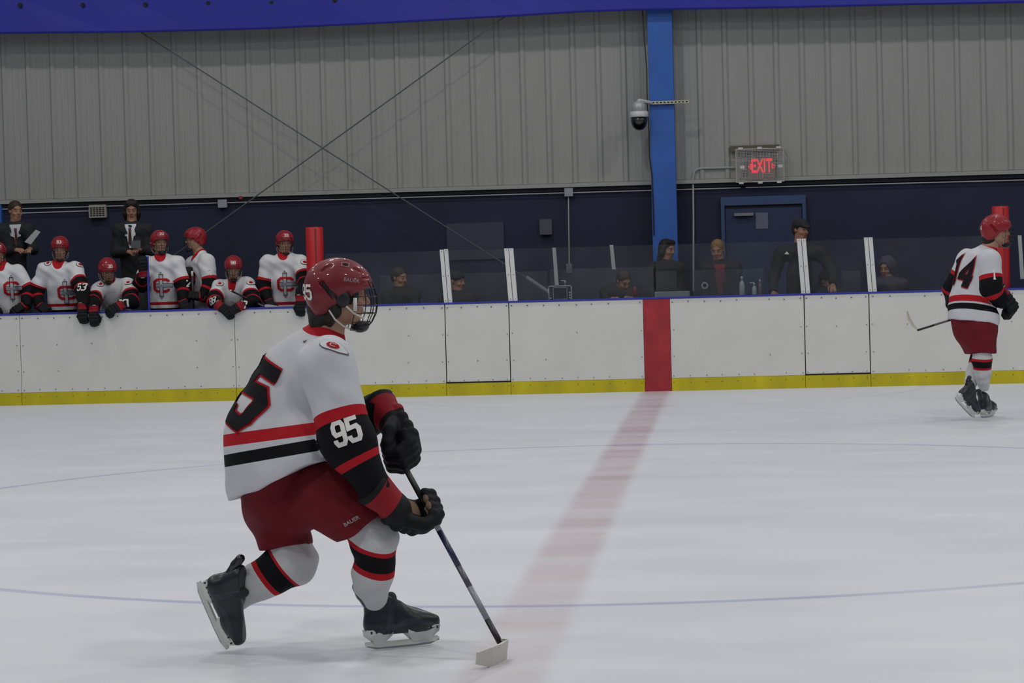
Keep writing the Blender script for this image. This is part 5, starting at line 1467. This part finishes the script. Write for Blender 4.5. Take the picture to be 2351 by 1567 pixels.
# ------------------------------------------------------------------ skater 14 (far right)
Y4 = 21.8
def Q4(px, py, dy=0.0): return P(px, py, Y4 + dy)
r14 = empty('person', (Q4(2250, 960).x, Y4, 0), 'skater in white jersey 14 gliding away by the boards at the right', 'person')
f14 = yawv(48, -.12)
J = dict(hips=Q4(2228, 735), waist=Q4(2230, 690), chest=Q4(2242, 630), neck=Q4(2272, 568), shR=Q4(2272, 600, -.14), shL=Q4(2222, 598, .16),
         elR=Q4(2277, 660, -.20), wrR=Q4(2303, 690, -.12), elL=Q4(2188, 662, .20), wrL=Q4(2186, 696, .35), f=f14, fb=.86, ra=(.100, .095, .088, .068))
J['extra'] = [(Q4(2225, 730, -.04), Q4(2262, 735, -.10), .15, .13)]
J['hpR'] = Q4(2252, 750, -.08); J['knR'] = Q4(2254, 824, -.08); J['anR'] = Q4(2259, 885, .0)
J['hpL'] = Q4(2230, 750, .10); J['knL'] = Q4(2250, 822, .05); J['anL'] = Q4(2228, 882, .03); J['ft'] = .03
MH = frame(Q4(2289, 530), yawv(12, -.02), Vector((.06, 0, 1)), .98)
body_mesh(r14, J, MH, .008)
S = Sculpt(); S.chain([MH @ Vector((-.06, 0, -.03)), MH @ Vector((-.075, 0, -.08)), MH @ Vector((-.08, 0, -.11))], [.066, .058, .04], .03)
V_, Q_ = S.mesh(.01); obj('hair', V_, Q_, m_hair, r14, True)
helmet(r14, MH, num='14')
def i4(x0, y0, x1, y1): return (Q4(x1, y1) - Q4(x0, y0)).normalized()
def pn4(x0, y0, x1, y1, lean=0.0):
    n = i4(x0, y0, x1, y1).cross(Vector((0, 1, lean))).normalized(); return n if n.z < 0 else -n
hem = (Q4(2228, 740), pn4(2170, 730, 2287, 749, -.1))
st4 = [(Q4(2228, 695), pn4(2172, 686, 2285, 702, -.25), .055, 'red'), (Q4(2228, 714), pn4(2172, 706, 2285, 722, -.25), .055, 'black')]
jo, bvh = jersey_mesh(r14, J, .009, mat_=m_jersey, hem=hem, stripes=st4, disp=.004, seed=30, rad=(.215, .20, .18), sb=(.13, .165, .285, .315))
bu = (Q4(2252, 590) - Q4(2228, 670)).normalized(); U = -yawv(48 + 90); U = (U - bu * U.dot(bu)).normalized(); N = U.cross(bu).normalized(); N = N if N.dot(f14) > 0 else -N
outline_digits(r14, bvh, '14', Q4(2220, 626), U, bu, N, .215, .115, .045, .05, .006, .014, rim=.02)
decal('sleeve_number', digits2d('1', .075, .03, .01, .014, .012), Q4(2296, 630, -.4), _rt, _up, (-.3, 1, 0), bvh, .005, m_sticker, r14)
S = Sculpt(); S.cap(J['hips'] + Vector((0, 0, .02)), J['hips'] + Vector((.02, 0, -.06)), .185, .185, .05, f14, .9)
S.chain([J['hpR'], Q4(2256, 815, -.06)], [.150, .120], .05); S.chain([J['hpL'], Q4(2250, 815, .06)], [.150, .120], .05)
S.cut(Q4(2255, 811), pn4(2222, 812, 2287, 811, -.05))
V_, Q_ = S.mesh(.009, lambda x, y, z: .004 * np.sin(x * 30 + z * 25)); obj('pants', V_, Q_, m_pantsr, r14, True)
for kn, an, s_ in ((J['knR'], J['anR'], 1), (J['knL'], J['anL'], 1)):
    leg_sock(r14, kn, an, (.5, .8, 0), .0075, thigh=Vector((0, 0, 1)), st=((-.01, .012, 'r'), (.012, .068, 'b'), (.068, .088, 'r')), tilt=.15, r=(.080, .082, .072, .052))
g = G(2262, 958); skate(r14, g + Vector((0, 0, .002)), yawv(60), (0, 0, 1), 1.05)
hl, tt = Q4(2191, 915, -.05), Q4(2234, 963, -.08); g2 = G(2236, 963)
tt = Q4(2234, 962, g2.y - Y4); hl = Q4(2193, 918, g2.y - Y4 - .12); fd = (tt - hl).normalized(); up2 = Vector((.62, .15, .72))
L_ = .298 * 1.0
skate(r14, tt - fd * .198, fd, up2, 1.0)
glove(r14, Q4(2312, 692, -.12), (.55, .1, -.8), (.5, -.8, .2), True, 1.1)
glove(r14, Q4(2306, 700, .06), (.5, -.3, -.6), (.8, .3, .5), False, 1.05)
A4 = Q4(2322, 690, -.02); B4 = Q4(2106, 758, .10); d4 = (B4 - A4).normalized()
pts4 = [Q4(2106, 756, .10), Q4(2095, 745, .09), Q4(2086, 730, .08), Q4(2082, 714, .07)]
stick('hockey_stick', A4, B4, (pts4, [(.15, 1, .05), (.3, 1, .05), (.35, 1, 0), (.3, 1, 0)]), 'hockey stick of skater 14 trailing behind with its pale blade raised', bands_=[(0, .08, 'w'), (.08, .62, 'k'), (.62, .82, 'm'), (.82, 1, 'k')], blade_h=.085)
